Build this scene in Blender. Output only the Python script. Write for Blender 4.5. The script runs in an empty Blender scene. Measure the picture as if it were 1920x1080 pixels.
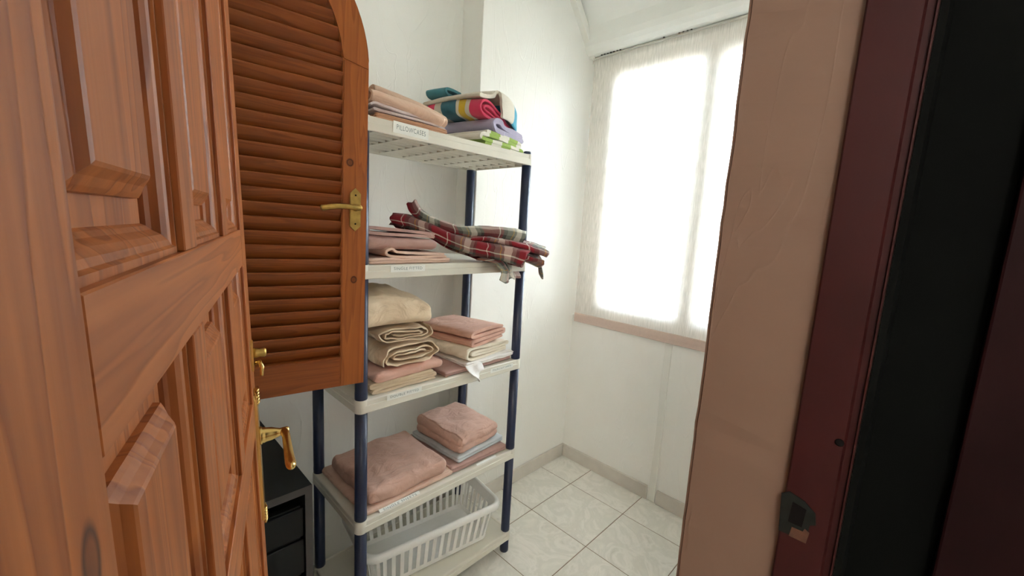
import bpy, bmesh, math, random
from mathutils import Vector, Matrix, noise

random.seed(7)
S = bpy.context.scene
COL = S.collection

# ------------------------------------------------------------------ camera
YAW, PITCH, ROLL, FPX = math.radians(44.109), math.radians(8.325), math.radians(3.252), 778.56
CAM = Vector((0, 0, 1.5))
fw = Vector((math.cos(PITCH)*math.cos(YAW), math.cos(PITCH)*math.sin(YAW), -math.sin(PITCH)))
rt = Vector((math.sin(YAW), -math.cos(YAW), 0))
up = rt.cross(fw)
r2 = math.cos(ROLL)*rt + math.sin(ROLL)*up
u2 = -math.sin(ROLL)*rt + math.cos(ROLL)*up
cam = bpy.data.cameras.new('camera')
cam.sensor_width = 36.0
cam.lens = FPX*36.0/1920.0
cam.clip_start = 0.01
camo = bpy.data.objects.new('camera', cam)
COL.objects.link(camo)
camo.matrix_world = Matrix(((r2.x, u2.x, -fw.x, CAM.x), (r2.y, u2.y, -fw.y, CAM.y), (r2.z, u2.z, -fw.z, CAM.z), (0, 0, 0, 1)))
S.camera = camo

# ------------------------------------------------------------------ world, daylight, exposure
w = bpy.data.worlds.new('sky')
S.world = w
w.use_nodes = True
bg = w.node_tree.nodes['Background']
bg.inputs[0].default_value = (0.76, 0.90, 1.02, 1)
bg.inputs[1].default_value = 7.0
S.view_settings.view_transform = 'Standard'
S.view_settings.look = 'None'
S.view_settings.exposure = 2.1
S.view_settings.gamma = 1.0
S.view_settings.use_curve_mapping = False
S.cycles.max_bounces = 14
S.cycles.diffuse_bounces = 9
S.cycles.transparent_max_bounces = 12
S.cycles.caustics_reflective = False
pl = bpy.data.lights.new('window_portal', 'AREA')
pl.shape = 'RECTANGLE'; pl.size = 1.3; pl.size_y = 1.5
pl.cycles.is_portal = True
po = bpy.data.objects.new('window_portal', pl)
COL.objects.link(po)
po.location = (2.34, 0.92, 1.73)
po.rotation_euler = (0, math.radians(90), 0)

FILL_LAMP = 10.0  # glow strength of the added fill globe
# ------------------------------------------------------------------ helpers
def mesh_obj(name, verts, faces, mat=None, parent=None, smooth=False, mw=None):
    me = bpy.data.meshes.new(name)
    me.from_pydata([tuple(v) for v in verts], [], faces)
    me.update()
    return link(name, me, mat, parent, smooth, mw)

def link(name, me, mat=None, parent=None, smooth=False, mw=None):
    o = bpy.data.objects.new(name, me)
    COL.objects.link(o)
    if mat and not me.materials: me.materials.append(mat)
    if smooth:
        for p in me.polygons: p.use_smooth = True
    if parent: o.parent = parent
    if mw is not None: o.matrix_local = mw
    return o

def bm_obj(name, bm, mat=None, parent=None, smooth=False, mw=None):
    me = bpy.data.meshes.new(name)
    bmesh.ops.recalc_face_normals(bm, faces=bm.faces[:])
    bm.to_mesh(me); bm.free()
    return link(name, me, mat, parent, smooth, mw)

def tag(o, label=None, cat=None, group=None, kind=None):
    if label: o['label'] = label
    if cat: o['category'] = cat
    if group: o['group'] = group
    if kind: o['kind'] = kind
    return o

def empty(name, loc=(0, 0, 0), mw=None):
    o = bpy.data.objects.new(name, None)
    o.empty_display_size = 0.05
    COL.objects.link(o)
    if mw is not None: o.matrix_world = mw
    else: o.location = loc
    return o

def bm_box(bm, x0, x1, y0, y1, z0, z1, bev=0.0, seg=2):
    r = bmesh.ops.create_cube(bm, size=1)
    vs = r['verts']
    for v in vs:
        v.co = Vector(((x0+x1)/2+v.co.x*(x1-x0), (y0+y1)/2+v.co.y*(y1-y0), (z0+z1)/2+v.co.z*(z1-z0)))
    if bev > 0:
        es = list({e for v in vs for e in v.link_edges})
        bmesh.ops.bevel(bm, geom=es, offset=bev, segments=seg, affect='EDGES', profile=0.5)

def box(name, x0, x1, y0, y1, z0, z1, mat, parent=None, bev=0.0, seg=2, mw=None):
    bm = bmesh.new()
    bm_box(bm, x0, x1, y0, y1, z0, z1, bev, seg)
    return bm_obj(name, bm, mat, parent, mw=mw)

def loft(name, loops, mat, parent=None, cap0=True, cap1=True, smooth=False, closed=True, mw=None):
    """loops: equally long lists of points, joined in order"""
    n = len(loops[0]); V = []; F = []
    for L in loops: V += [tuple(p) for p in L]
    for i in range(len(loops)-1):
        for j in range(n if closed else n-1):
            k = (j+1) % n
            F.append((i*n+j, i*n+k, (i+1)*n+k, (i+1)*n+j))
    if cap0: F.append(tuple(reversed(range(n))))
    if cap1: F.append(tuple(range((len(loops)-1)*n, len(loops)*n)))
    me = bpy.data.meshes.new(name)
    me.from_pydata(V, [], F); me.update()
    bm = bmesh.new(); bm.from_mesh(me); bmesh.ops.recalc_face_normals(bm, faces=bm.faces[:]); bm.to_mesh(me); bm.free()
    return link(name, me, mat, parent, smooth, mw)

def tube(name, pts, radii, mat, parent=None, n=12, flat=None, mw=None, smooth=True):
    """swept round (or flattened) tube through 3D points"""
    pts = [Vector(p) for p in pts]
    loops = []
    prev = None
    for i, p in enumerate(pts):
        t = (pts[min(i+1, len(pts)-1)]-pts[max(i-1, 0)]).normalized()
        if prev is None:
            a = Vector((0, 0, 1)) if abs(t.z) < 0.9 else Vector((1, 0, 0))
            b = t.cross(a).normalized()
        else:
            b = (prev - t*prev.dot(t)).normalized()
        prev = b
        c = t.cross(b)
        ra = radii[i] if isinstance(radii, (list, tuple)) else radii
        rb = ra*(flat if flat else 1)
        loops.append([p + b*math.cos(q)*ra + c*math.sin(q)*rb for q in [2*math.pi*k/n for k in range(n)]])
    return loft(name, loops, mat, parent, smooth=smooth, mw=mw)

def lathe(name, prof, mat, parent=None, n=20, mw=None, smooth=True):
    """profile of (radius, height) about local z"""
    loops = [[(r*math.cos(2*math.pi*k/n), r*math.sin(2*math.pi*k/n), h) for k in range(n)] for r, h in prof]
    return loft(name, loops, mat, parent, smooth=smooth, mw=mw)

def prism(name, poly, y0, y1, mat, parent=None, bev=0.0, mw=None):
    """polygon in local x-z, thick along y"""
    bm = bmesh.new()
    a = [bm.verts.new((x, y0, z)) for x, z in poly]
    b = [bm.verts.new((x, y1, z)) for x, z in poly]
    n = len(poly)
    bm.faces.new(a); bm.faces.new(list(reversed(b)))
    for i in range(n):
        bm.faces.new((a[i], b[i], b[(i+1) % n], a[(i+1) % n]))
    if bev > 0:
        es = [e for e in bm.edges if abs(e.verts[0].co.y-e.verts[1].co.y) < 1e-6]
        bmesh.ops.bevel(bm, geom=es, offset=bev, segments=2, affect='EDGES')
    return bm_obj(name, bm, mat, parent, mw=mw)

def rrect(x0, x1, y0, y1, r, z, n=6):
    out = []
    for cx, cy, a0 in ((x1-r, y1-r, 0), (x0+r, y1-r, 90), (x0+r, y0+r, 180), (x1-r, y0+r, 270)):
        for k in range(n+1):
            a = math.radians(a0+90*k/n)
            out.append((cx+r*math.cos(a), cy+r*math.sin(a), z))
    return out

def smooth_path(pts, n=6):
    """Catmull-Rom through points"""
    P = [Vector(p) for p in pts]
    if len(P) < 3: return P
    out = []
    for i in range(len(P)-1):
        p0 = P[max(i-1, 0)]; p1 = P[i]; p2 = P[i+1]; p3 = P[min(i+2, len(P)-1)]
        for k in range(n):
            t = k/n
            out.append(0.5*((2*p1)+(-p0+p2)*t+(2*p0-5*p1+4*p2-p3)*t*t+(-p0+3*p1-3*p2+p3)*t**3))
    out.append(P[-1])
    return out

# ------------------------------------------------------------------ materials
def srgb(r, g, b):
    f = lambda c: (c/255/12.92) if c/255 <= 0.04045 else ((c/255+0.055)/1.055)**2.4
    return (f(r), f(g), f(b), 1)

class NT:
    def __init__(s, name):
        s.m = bpy.data.materials.new(name); s.m.use_nodes = True
        s.t = s.m.node_tree
        s.b = s.t.nodes['Principled BSDF']
        s.out = s.t.nodes['Material Output']
    def n(s, typ, **kw):
        x = s.t.nodes.new(typ)
        for k, v in kw.items():
            if k.startswith('i_'):
                key = k[2:]
                key = int(key) if key.isdigit() else key.replace('_', ' ')
                x.inputs[key].default_value = v
            else: setattr(x, k, v)
        return x
    def l(s, a, b): s.t.links.new(a, b)
    def bump(s, h, strength, dist=0.01):
        b = s.n('ShaderNodeBump', i_Strength=strength, i_Distance=dist)
        s.l(h, b.inputs['Height']); s.l(b.outputs[0], s.b.inputs['Normal'])
        return b
    def ramp(s, fac, stops, interp='LINEAR'):
        r = s.n('ShaderNodeValToRGB'); r.color_ramp.interpolation = interp
        e = r.color_ramp.elements
        while len(e) > len(stops): e.remove(e[-1])
        while len(e) < len(stops): e.new(0.5)
        for q, (p, c) in zip(e, stops): q.position = p; q.color = c
        s.l(fac, r.inputs[0]); return r

def mix(nt, fac, a, b, typ='MIX'):
    m = nt.n('ShaderNodeMix', data_type='RGBA', blend_type=typ)
    for sock, val in ((m.inputs[0], fac), (m.inputs[6], a), (m.inputs[7], b)):
        if hasattr(val, 'is_output'): nt.l(val, sock)
        else: sock.default_value = val
    return m.outputs[2]

def simple(name, col, rough=0.5, metal=0.0, bump=0, bscale=80, var=0.0, spec=0.5):
    t = NT(name); t.b.inputs['Roughness'].default_value = rough; t.b.inputs['Metallic'].default_value = metal
    t.b.inputs['Specular IOR Level'].default_value = spec
    tc = t.n('ShaderNodeTexCoord')
    nz = t.n('ShaderNodeTexNoise', i_Scale=bscale, i_Detail=4.0)
    t.l(tc.outputs['Object'], nz.inputs['Vector'])
    c2 = tuple(min(1, c*(1-var)) for c in col[:3])+(1,)
    r = t.ramp(nz.outputs[0], [(0.35, col), (0.7, c2)])
    t.l(r.outputs[0], t.b.inputs['Base Color'])
    if bump: t.bump(nz.outputs[0], bump, 0.003)
    return t.m

def plaster(name, col, relief=0.35):
    t = NT(name); t.b.inputs['Roughness'].default_value = 0.62
    t.b.inputs['Specular IOR Level'].default_value = 0.25
    g = t.n('ShaderNodeNewGeometry')
    n1 = t.n('ShaderNodeTexNoise', i_Scale=2.2, i_Detail=5.0, i_Distortion=0.6)
    n2 = t.n('ShaderNodeTexNoise', i_Scale=38.0, i_Detail=5.0, i_Roughness=0.6)
    # long trowel ridges
    mp = t.n('ShaderNodeMapping'); mp.inputs['Rotation'].default_value = (0.5, 0.25, 0.3); mp.inputs['Scale'].default_value = (3.2, 3.2, 0.7)
    n3 = t.n('ShaderNodeTexNoise', i_Scale=2.4, i_Detail=2.0, i_Distortion=1.4)
    for n in (n1, n2): t.l(g.outputs['Position'], n.inputs['Vector'])
    t.l(g.outputs['Position'], mp.inputs[0]); t.l(mp.outputs[0], n3.inputs['Vector'])
    c2 = (col[0]*0.955, col[1]*0.95, col[2]*0.93, 1)
    r = t.ramp(n1.outputs[0], [(0.3, col), (0.75, c2)])
    t.l(r.outputs[0], t.b.inputs['Base Color'])
    rid = t.ramp(n3.outputs[0], [(0.485, (0, 0, 0, 1)), (0.5, (1, 1, 1, 1)), (0.515, (0, 0, 0, 1))])
    a = t.n('ShaderNodeMath', operation='MULTIPLY_ADD', i_1=0.35)
    t.l(n2.outputs[0], a.inputs[0])
    b = t.n('ShaderNodeMath', operation='MULTIPLY', i_1=0.5); t.l(rid.outputs[0], b.inputs[0])
    t.l(b.outputs[0], a.inputs[2])
    a2 = t.n('ShaderNodeMath', operation='MULTIPLY_ADD', i_1=1.2); t.l(n1.outputs[0], a2.inputs[0]); t.l(a.outputs[0], a2.inputs[2])
    t.bump(a2.outputs[0], relief, 0.004)
    return t.m

def wood(name, light, dark, axis='Z', rough=0.46, scale=1.0, knots=(), grain=0.55):
    t = NT(name); t.b.inputs['Roughness'].default_value = rough
    t.b.inputs['Specular IOR Level'].default_value = 0.3; t.b.inputs['Coat Weight'].default_value = 0.08; t.b.inputs['Coat Roughness'].default_value = 0.3
    tc = t.n('ShaderNodeTexCoord'); oi = t.n('ShaderNodeObjectInfo')
    sc = t.n('ShaderNodeVectorMath', operation='SCALE'); sc.inputs[0].default_value = (3.1, 5.7, 1.9)
    t.l(oi.outputs['Random'], sc.inputs['Scale'])
    ad = t.n('ShaderNodeVectorMath', operation='ADD'); t.l(tc.outputs['Object'], ad.inputs[0]); t.l(sc.outputs[0], ad.inputs[1])
    mp = t.n('ShaderNodeMapping')
    lo, hi = 1.1*scale, 16*scale
    mp.inputs['Scale'].default_value = (lo, hi, hi) if axis == 'X' else (hi, hi, lo)
    t.l(ad.outputs[0], mp.inputs[0])
    n1 = t.n('ShaderNodeTexNoise', i_Scale=1.0, i_Detail=3.0, i_Distortion=0.35)
    t.l(mp.outputs[0], n1.inputs['Vector'])
    # growth rings: bands of the slow noise
    m1 = t.n('ShaderNodeMath', operation='MULTIPLY', i_1=11.0); t.l(n1.outputs[0], m1.inputs[0])
    fr = t.n('ShaderNodeMath', operation='FRACT'); t.l(m1.outputs[0], fr.inputs[0])
    ring = t.ramp(fr.outputs[0], [(0.0, (0, 0, 0, 1)), (0.62, (0.55, 0.55, 0.55, 1)), (0.88, (1, 1, 1, 1)), (1.0, (0.05, 0.05, 0.05, 1))])
    mp2 = t.n('ShaderNodeMapping')
    mp2.inputs['Scale'].default_value = (6, 260, 260) if axis == 'X' else (260, 260, 6)
    t.l(ad.outputs[0], mp2.inputs[0])
    n2 = t.n('ShaderNodeTexNoise', i_Scale=1.0, i_Detail=3.0); t.l(mp2.outputs[0], n2.inputs['Vector'])
    f1 = t.n('ShaderNodeMath', operation='MULTIPLY', i_1=grain*1.25); t.l(ring.outputs[0], f1.inputs[0])
    f2 = t.n('ShaderNodeMath', operation='MULTIPLY_ADD', i_1=0.45); t.l(n2.outputs[0], f2.inputs[0]); t.l(f1.outputs[0], f2.inputs[2])
    f3 = t.n('ShaderNodeMath', operation='SUBTRACT', i_1=0.12); f3.use_clamp = True; t.l(f2.outputs[0], f3.inputs[0])
    col = mix(t, f3.outputs[0], light, dark)
    for (kx, kz, kr, el) in knots:
        sp = t.n('ShaderNodeVectorMath', operation='SUBTRACT'); t.l(tc.outputs['Object'], sp.inputs[0]); sp.inputs[1].default_value = (kx, 0, kz)
        ms = t.n('ShaderNodeVectorMath', operation='MULTIPLY'); t.l(sp.outputs[0], ms.inputs[0]); ms.inputs[1].default_value = (1/kr, 0, 1/(kr*el))
        ln = t.n('ShaderNodeVectorMath', operation='LENGTH'); t.l(ms.outputs[0], ln.inputs[0])
        kn = t.ramp(ln.outputs['Value'], [(0.0, (0.55, 0.55, 0.55, 1)), (0.45, (0.5, 0.5, 0.5, 1)), (0.7, (0.95, 0.95, 0.95, 1)), (1.0, (0, 0, 0, 1))])
        col = mix(t, kn.outputs[0], col, (dark[0]*0.22, dark[1]*0.18, dark[2]*0.15, 1))
    t.l(col, t.b.inputs['Base Color'])
    t.bump(f2.outputs[0], 0.12, 0.0015)
    return t.m

def cloth(name, col, rough=0.85, weave=0.25, terry=False, col2=None):
    t = NT(name); t.b.inputs['Roughness'].default_value = rough
    t.b.inputs['Specular IOR Level'].default_value = 0.2
    t.b.inputs['Sheen Weight'].default_value = 0.25 if terry else 0.12
    tc = t.n('ShaderNodeTexCoord')
    n1 = t.n('ShaderNodeTexNoise', i_Scale=7.0, i_Detail=3.0, i_Distortion=0.8); t.l(tc.outputs['Object'], n1.inputs['Vector'])
    n2 = t.n('ShaderNodeTexNoise', i_Scale=420.0 if terry else 60.0, i_Detail=3.0, i_Distortion=0.0 if terry else 1.2); t.l(tc.outputs['Object'], n2.inputs['Vector'])
    c2 = col2 or (col[0]*0.9, col[1]*0.88, col[2]*0.86, 1)
    r = t.ramp(n1.outputs[0], [(0.35, col), (0.68, c2)])
    t.l(r.outputs[0], t.b.inputs['Base Color'])
    if terry:
        a = t.n('ShaderNodeMath', operation='MULTIPLY_ADD', i_1=0.5); t.l(n1.outputs[0], a.inputs[0]); t.l(n2.outputs[0], a.inputs[2])
        t.bump(a.outputs[0], 0.8, 0.005)
    else:
        mp_ = t.n('ShaderNodeMapping'); mp_.inputs['Scale'].default_value = (9, 20, 14); mp_.inputs['Rotation'].default_value = (0.2, 0.1, 0.5)
        t.l(tc.outputs['Object'], mp_.inputs[0])
        nw = t.n('ShaderNodeTexNoise', i_Scale=1.0, i_Detail=3.5, i_Roughness=0.55, i_Distortion=1.1); t.l(mp_.outputs[0], nw.inputs['Vector'])
        ml = t.n('ShaderNodeMath', operation='MULTIPLY_ADD', i_1=0.06); t.l(n2.outputs[0], ml.inputs[0]); t.l(nw.outputs[0], ml.inputs[2])
        t.bump(ml.outputs[0], min(1.0, weave*2.6), 0.018)
    return t

def striped(name, stops, period, axis, terry=True, offset=0.0):
    t = cloth(name, (1, 1, 1, 1), terry=terry)
    uv = t.n('ShaderNodeUVMap', uv_map='cloth'); sx = t.n('ShaderNodeSeparateXYZ'); t.l(uv.outputs[0], sx.inputs[0])
    a = t.n('ShaderNodeMath', operation='MULTIPLY_ADD', i_1=1.0/period, i_2=offset); t.l(sx.outputs[axis], a.inputs[0])
    f = t.n('ShaderNodeMath', operation='FRACT'); t.l(a.outputs[0], f.inputs[0])
    r = t.ramp(f.outputs[0], stops, 'CONSTANT')
    t.l(r.outputs[0], t.b.inputs['Base Color'])
    return t.m

def plaid(name):
    t = cloth(name, (1, 1, 1, 1), terry=False, weave=0.15)
    uv = t.n('ShaderNodeUVMap', uv_map='cloth'); sx = t.n('ShaderNodeSeparateXYZ'); t.l(uv.outputs[0], sx.inputs[0])
    R, G, W, K, Y = srgb(130, 32, 42), srgb(122, 126, 116), srgb(218, 212, 198), srgb(70, 68, 64), srgb(186, 152, 84)
    st = [(0.0, R), (0.24, W), (0.265, R), (0.33, K), (0.42, G), (0.54, Y), (0.565, G), (0.62, W), (0.76, G), (0.84, K), (0.91, R)]
    cols = []
    for ax, per in ((0, 0.15), (1, 0.17)):
        a = t.n('ShaderNodeMath', operation='MULTIPLY', i_1=1.0/per); t.l(sx.outputs[ax], a.inputs[0])
        f = t.n('ShaderNodeMath', operation='FRACT'); t.l(a.outputs[0], f.inputs[0])
        cols.append(t.ramp(f.outputs[0], st, 'CONSTANT').outputs[0])
    c = mix(t, 0.5, cols[0], cols[1])
    t.l(c, t.b.inputs['Base Color'])
    return t.m

M = {}
M['wall'] = plaster('white_plaster', srgb(245, 245, 241))
M['reveal'] = plaster('shade_browned_plaster', srgb(119, 95, 81), 0.2)  # pale plaster; the shade of facing away from the window is in this brown
M['ceiling'] = plaster('white_ceiling', srgb(244, 246, 243), 0.1)
M['corridor_dark'] = simple('corridor_darkness_colour', srgb(9, 10, 8), 0.8, var=0.3, bscale=8, spec=0.08)  # near-black base colour stands in for the corridor's lack of light
M['maroon'] = simple('maroon_gloss_paint', srgb(54, 17, 16), 0.5, var=0.25, bscale=6, bump=0.1, spec=0.2)
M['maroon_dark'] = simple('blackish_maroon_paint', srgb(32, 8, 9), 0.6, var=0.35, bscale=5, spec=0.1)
M['skirting'] = simple('grey_ceramic_skirting', srgb(216, 210, 201), 0.35, var=0.08, bscale=14)
M['white_paint'] = simple('white_gloss_paint', srgb(238, 238, 232), 0.4, var=0.04, bscale=10)
M['pvc'] = simple('white_window_frame', srgb(246, 244, 238), 0.35, var=0.03)
M['grout'] = simple('brown_grout', srgb(150, 128, 112), 0.9, var=0.3, bscale=30)
M['pine'] = wood('varnished_pine_upright', srgb(172, 100, 46), srgb(120, 58, 20), 'Z', knots=())
M['pine_knot'] = wood('varnished_pine_knotted', srgb(172, 100, 46), srgb(120, 58, 20), 'Z', knots=((0.066, 1.376, 0.008, 2.0),))
M['pine_x'] = wood('varnished_pine_crosswise', srgb(174, 102, 50), srgb(126, 64, 26), 'X')
M['shut'] = wood('orange_stained_wood_upright', srgb(176, 100, 42), srgb(134, 68, 24), 'Z', rough=0.42, grain=0.45, knots=())
M['shut_knot'] = wood('orange_stained_wood_knotted', srgb(176, 100, 42), srgb(134, 68, 24), 'Z', rough=0.42, grain=0.45,
                      knots=((0.653, 1.648, 0.011, 1.1), (0.667, 1.327, 0.010, 1.2)))
M['shut_x'] = wood('orange_stained_wood_crosswise', srgb(154, 84, 36), srgb(114, 56, 20), 'X', rough=0.42, grain=0.45)
M['brass'] = simple('polished_brass', srgb(224, 190, 120), 0.25, 1.0, var=0.15, bscale=40)
M['brass_dull'] = simple('aged_brass', srgb(196, 162, 92), 0.36, 1.0, var=0.3, bscale=60)
M['black'] = simple('black_laminate', srgb(17, 17, 16), 0.5, var=0.2, bscale=30, spec=0.25)
M['dark_edge'] = simple('dark_brown_laminate_edge', srgb(66, 60, 57), 0.5, var=0.2, bscale=30)
M['screw'] = simple('dark_screw_hole', srgb(14, 10, 9), 0.8, spec=0.1)
M['plastic'] = simple('off_white_shelf_plastic', srgb(222, 219, 206), 0.42, var=0.04, bscale=12)
M['navy'] = simple('navy_blue_plastic_tube', srgb(35, 44, 71), 0.33, var=0.1, bscale=20)
M['paper'] = simple('white_label_paper', srgb(238, 240, 234), 0.35, var=0.03)
M['ink'] = simple('blue_grey_ink', srgb(120, 136, 134), 0.7)
M['basket'] = simple('white_basket_plastic', srgb(244, 244, 241), 0.3, var=0.03)
M['steel'] = simple('worn_dark_steel', srgb(26, 28, 24), 0.6, 0.0, var=0.5, bscale=60, spec=0.2)
M['chip'] = simple('bare_brown_wood', srgb(84, 50, 30), 0.7, var=0.3, bscale=90)
M['headrail'] = simple('grey_head_rail', srgb(196, 194, 186), 0.45, var=0.05)

def floor_tile_mat():
    t = NT('marbled_ceramic_tile'); t.b.inputs['Roughness'].default_value = 0.22
    g = t.n('ShaderNodeNewGeometry'); oi = t.n('ShaderNodeObjectInfo')
    sc = t.n('ShaderNodeVectorMath', operation='SCALE'); sc.inputs[0].default_value = (13, 17, 5); t.l(oi.outputs['Random'], sc.inputs['Scale'])
    ad = t.n('ShaderNodeVectorMath', operation='ADD'); t.l(g.outputs['Position'], ad.inputs[0]); t.l(sc.outputs[0], ad.inputs[1])
    n1 = t.n('ShaderNodeTexNoise', i_Scale=6.0, i_Detail=7.0, i_Roughness=0.62, i_Distortion=1.6); t.l(ad.outputs[0], n1.inputs['Vector'])
    r = t.ramp(n1.outputs[0], [(0.30, srgb(241, 239, 231)), (0.46, srgb(229, 228, 220)), (0.56, srgb(242, 240, 233)), (0.72, srgb(218, 217, 208))])
    t.l(r.outputs[0], t.b.inputs['Base Color'])
    return t.m
M['tile'] = floor_tile_mat()

def blind_mat():
    t = NT('translucent_blind_fabric')
    tc = t.n('ShaderNodeTexCoord')
    mp = t.n('ShaderNodeMapping'); mp.inputs['Scale'].default_value = (1, 210, 16); t.l(tc.outputs['Object'], mp.inputs[0])
    n1 = t.n('ShaderNodeTexNoise', i_Scale=1.0, i_Detail=3.0); t.l(mp.outputs[0], n1.inputs['Vector'])
    tr = t.n('ShaderNodeBsdfTranslucent'); df = t.n('ShaderNodeBsdfDiffuse'); tp = t.n('ShaderNodeBsdfTransparent')
    tr.inputs[0].default_value = (0.92, 0.90, 0.87, 1); df.inputs[0].default_value = (0.95, 0.925, 0.89, 1)
    m1 = t.n('ShaderNodeMixShader', i_0=0.5); t.l(tr.outputs[0], m1.inputs[1]); t.l(df.outputs[0], m1.inputs[2])
    r = t.ramp(n1.outputs[0], [(0.3, (0.38, 0.38, 0.38, 1)), (0.7, (0.58, 0.58, 0.58, 1))])
    m2 = t.n('ShaderNodeMixShader'); t.l(r.outputs[0], m2.inputs[0]); t.l(m1.outputs[0], m2.inputs[1]); t.l(tp.outputs[0], m2.inputs[2])
    t.l(m2.outputs[0], t.out.inputs[0])
    return t.m
M['blind'] = blind_mat()
M['hem'] = simple('pinkish_blind_hem', srgb(214, 192, 180), 0.8, var=0.05)

def glass_mat():
    t = NT('window_glass')
    tp = t.n('ShaderNodeBsdfTransparent'); gl = t.n('ShaderNodeBsdfGlossy', i_Roughness=0.02)
    fr = t.n('ShaderNodeFresnel', i_IOR=1.45)
    m = t.n('ShaderNodeMixShader'); t.l(fr.outputs[0], m.inputs[0]); t.l(tp.outputs[0], m.inputs[1]); t.l(gl.outputs[0], m.inputs[2])
    t.l(m.outputs[0], t.out.inputs[0]); return t.m
M['glass'] = glass_mat()
M['facade'] = plaster('pale_house_wall', srgb(214, 200, 186))

# ------------------------------------------------------------------ room shell
XL, XW = -0.13, 2.165           # left wall, window wall
YB, YR, XS = 1.685, 1.54, 1.305  # recessed back wall, projecting back wall, step
YD0, YD1 = 0.026, 0.249         # doorway wall, corridor side / room side
XJ0, XJ1 = -0.045, 0.75         # doorway jambs
ZC = 2.95
def struct(o):
    o['kind'] = 'structure'; return o

fl = struct(box('floor', XL, XW, -0.02, YB, -0.08, -0.0015, M['grout']))
# tiles, cut to the room
full = None
TS, GAP = 0.349, 0.0035
ys0 = 0.95-3*0.35; xs0 = 1.591-5*TS
k = 0
for i in range(0, 8):
    for j in range(0, 6):
        x0, x1 = xs0+i*TS+GAP/2, xs0+(i+1)*TS-GAP/2
        y0, y1 = ys0+j*0.35+GAP/2, ys0+(j+1)*0.35-GAP/2
        x0c, x1c = max(x0, XL+.001), min(x1, XW-.001); y0c = max(y0, YD0)
        y1c = min(y1, (YB if x1 < XS else YR)-.001)
        if y0 < YD1 and y1 > YD1 and (x0c > XJ1 or x1c < XJ0): y0c = YD1+.001
        if y1 < YD1: x0c = max(x0c, XJ0+.001); x1c = min(x1c, XJ1-.001)
        if x1c-x0c < 0.012 or y1c-y0c < 0.012: continue
        cx, cy = (x0c+x1c)/2, (y0c+y1c)/2; hx, hy = (x1c-x0c)/2, (y1c-y0c)/2
        whole = abs(hx-(TS-GAP)/2) < 1e-4 and abs(hy-(0.35-GAP)/2) < 1e-4
        if whole and full:
            t_ = link('floor_tile', full, None, fl)
        else:
            t_ = box('floor_tile', -hx, hx, -hy, hy, -0.008, 0, M['tile'], fl, 0.0012, 1)
            if whole: full = t_.data
        t_.location = (cx, cy, random.uniform(-0.0003, 0.0003))

struct(box('wall_left', XL-0.1, XL, YD0, YB+0.1, -0.08, ZC, M['wall']))
struct(box('wall_back', XL, XS, YB, YB+0.1, -0.08, ZC, M['wall']))
struct(box('wall_step', XS, XW+0.12, YR, YB+0.1, -0.08, ZC, M['wall'], None, 0.004, 2))
# window wall round the opening
WY0, WY1, WZ0, WZ1 = 0.32, YR-0.004, 0.965, 2.475
bm = bmesh.new()
bm_box(bm, XW, XW+0.14, YD1, YR, -0.08, WZ0)
bm_box(bm, XW, XW+0.14, YD1, WY0, WZ0, WZ1)
bm_box(bm, XW, XW+0.14, YD1, YR, WZ1, ZC)
struct(bm_obj('wall_window', bm, M['wall']))
# doorway wall: right part, left return, lintel
def rough_edge_box(name, x0, x1, y0, y1, z0, z1, mat):
    bm = bmesh.new()
    bm_box(bm, x0, x1, y0, y1, z0, z1)
    es = [e for e in bm.edges if abs(e.verts[0].co.z-e.verts[1].co.z) > 0.5]
    bmesh.ops.bevel(bm, geom=es, offset=0.007, segments=3, affect='EDGES')
    ve = [e for e in bm.edges if abs(e.verts[0].co.z-e.verts[1].co.z) > 0.5]
    bmesh.ops.subdivide_edges(bm, edges=ve, cuts=90, use_grid_fill=True)
    for v in bm.verts:
        if 0.01 < v.co.z < z1-0.01 and v.co.x < x0+0.02 and v.co.y > y1-0.02:
            a = noise.noise(Vector((0.3, 0.7, v.co.z*21)))*0.0028+noise.noise(Vector((5.3, 1.7, v.co.z*60)))*0.0015
            v.co.x += a; v.co.y += a
    o = bm_obj(name, bm, mat)
    return struct(o)
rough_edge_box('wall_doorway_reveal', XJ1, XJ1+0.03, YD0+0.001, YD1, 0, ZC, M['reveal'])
struct(box('wall_doorway', XJ1+0.03, XW, YD0+0.001, YD1, -0.08, ZC, M['wall']))
struct(box('wall_doorway_return', XL, XJ0, YD0+0.001, YD1, 0, ZC, M['wall']))
struct(box('wall_lintel', XJ0, XJ1, YD0+0.001, YD1, 2.14, ZC, M['wall']))
# ceiling: flat, then sloping down to a rounded fascia above the blind
prof = [(XL, ZC), (1.80, ZC)]
prof[2:] = [(2.020, 2.690), (2.042, 2.662), (2.056, 2.632), (2.062, 2.600), (2.066, 2.570), (2.076, 2.543), (2.092, 2.522), (2.114, 2.508)]
prof += [(XW, 2.500)]
loops = [[(x, y, z) for x, z in prof] + [(XW, y, ZC+0.1), (XL, y, ZC+0.1)] for y in (YD1, YR)]
struct(loft('ceiling', loops, M['ceiling']))
struct(box('ceiling_recess', XL, XS, YR, YB, ZC, ZC+0.1, M['ceiling']))
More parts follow.
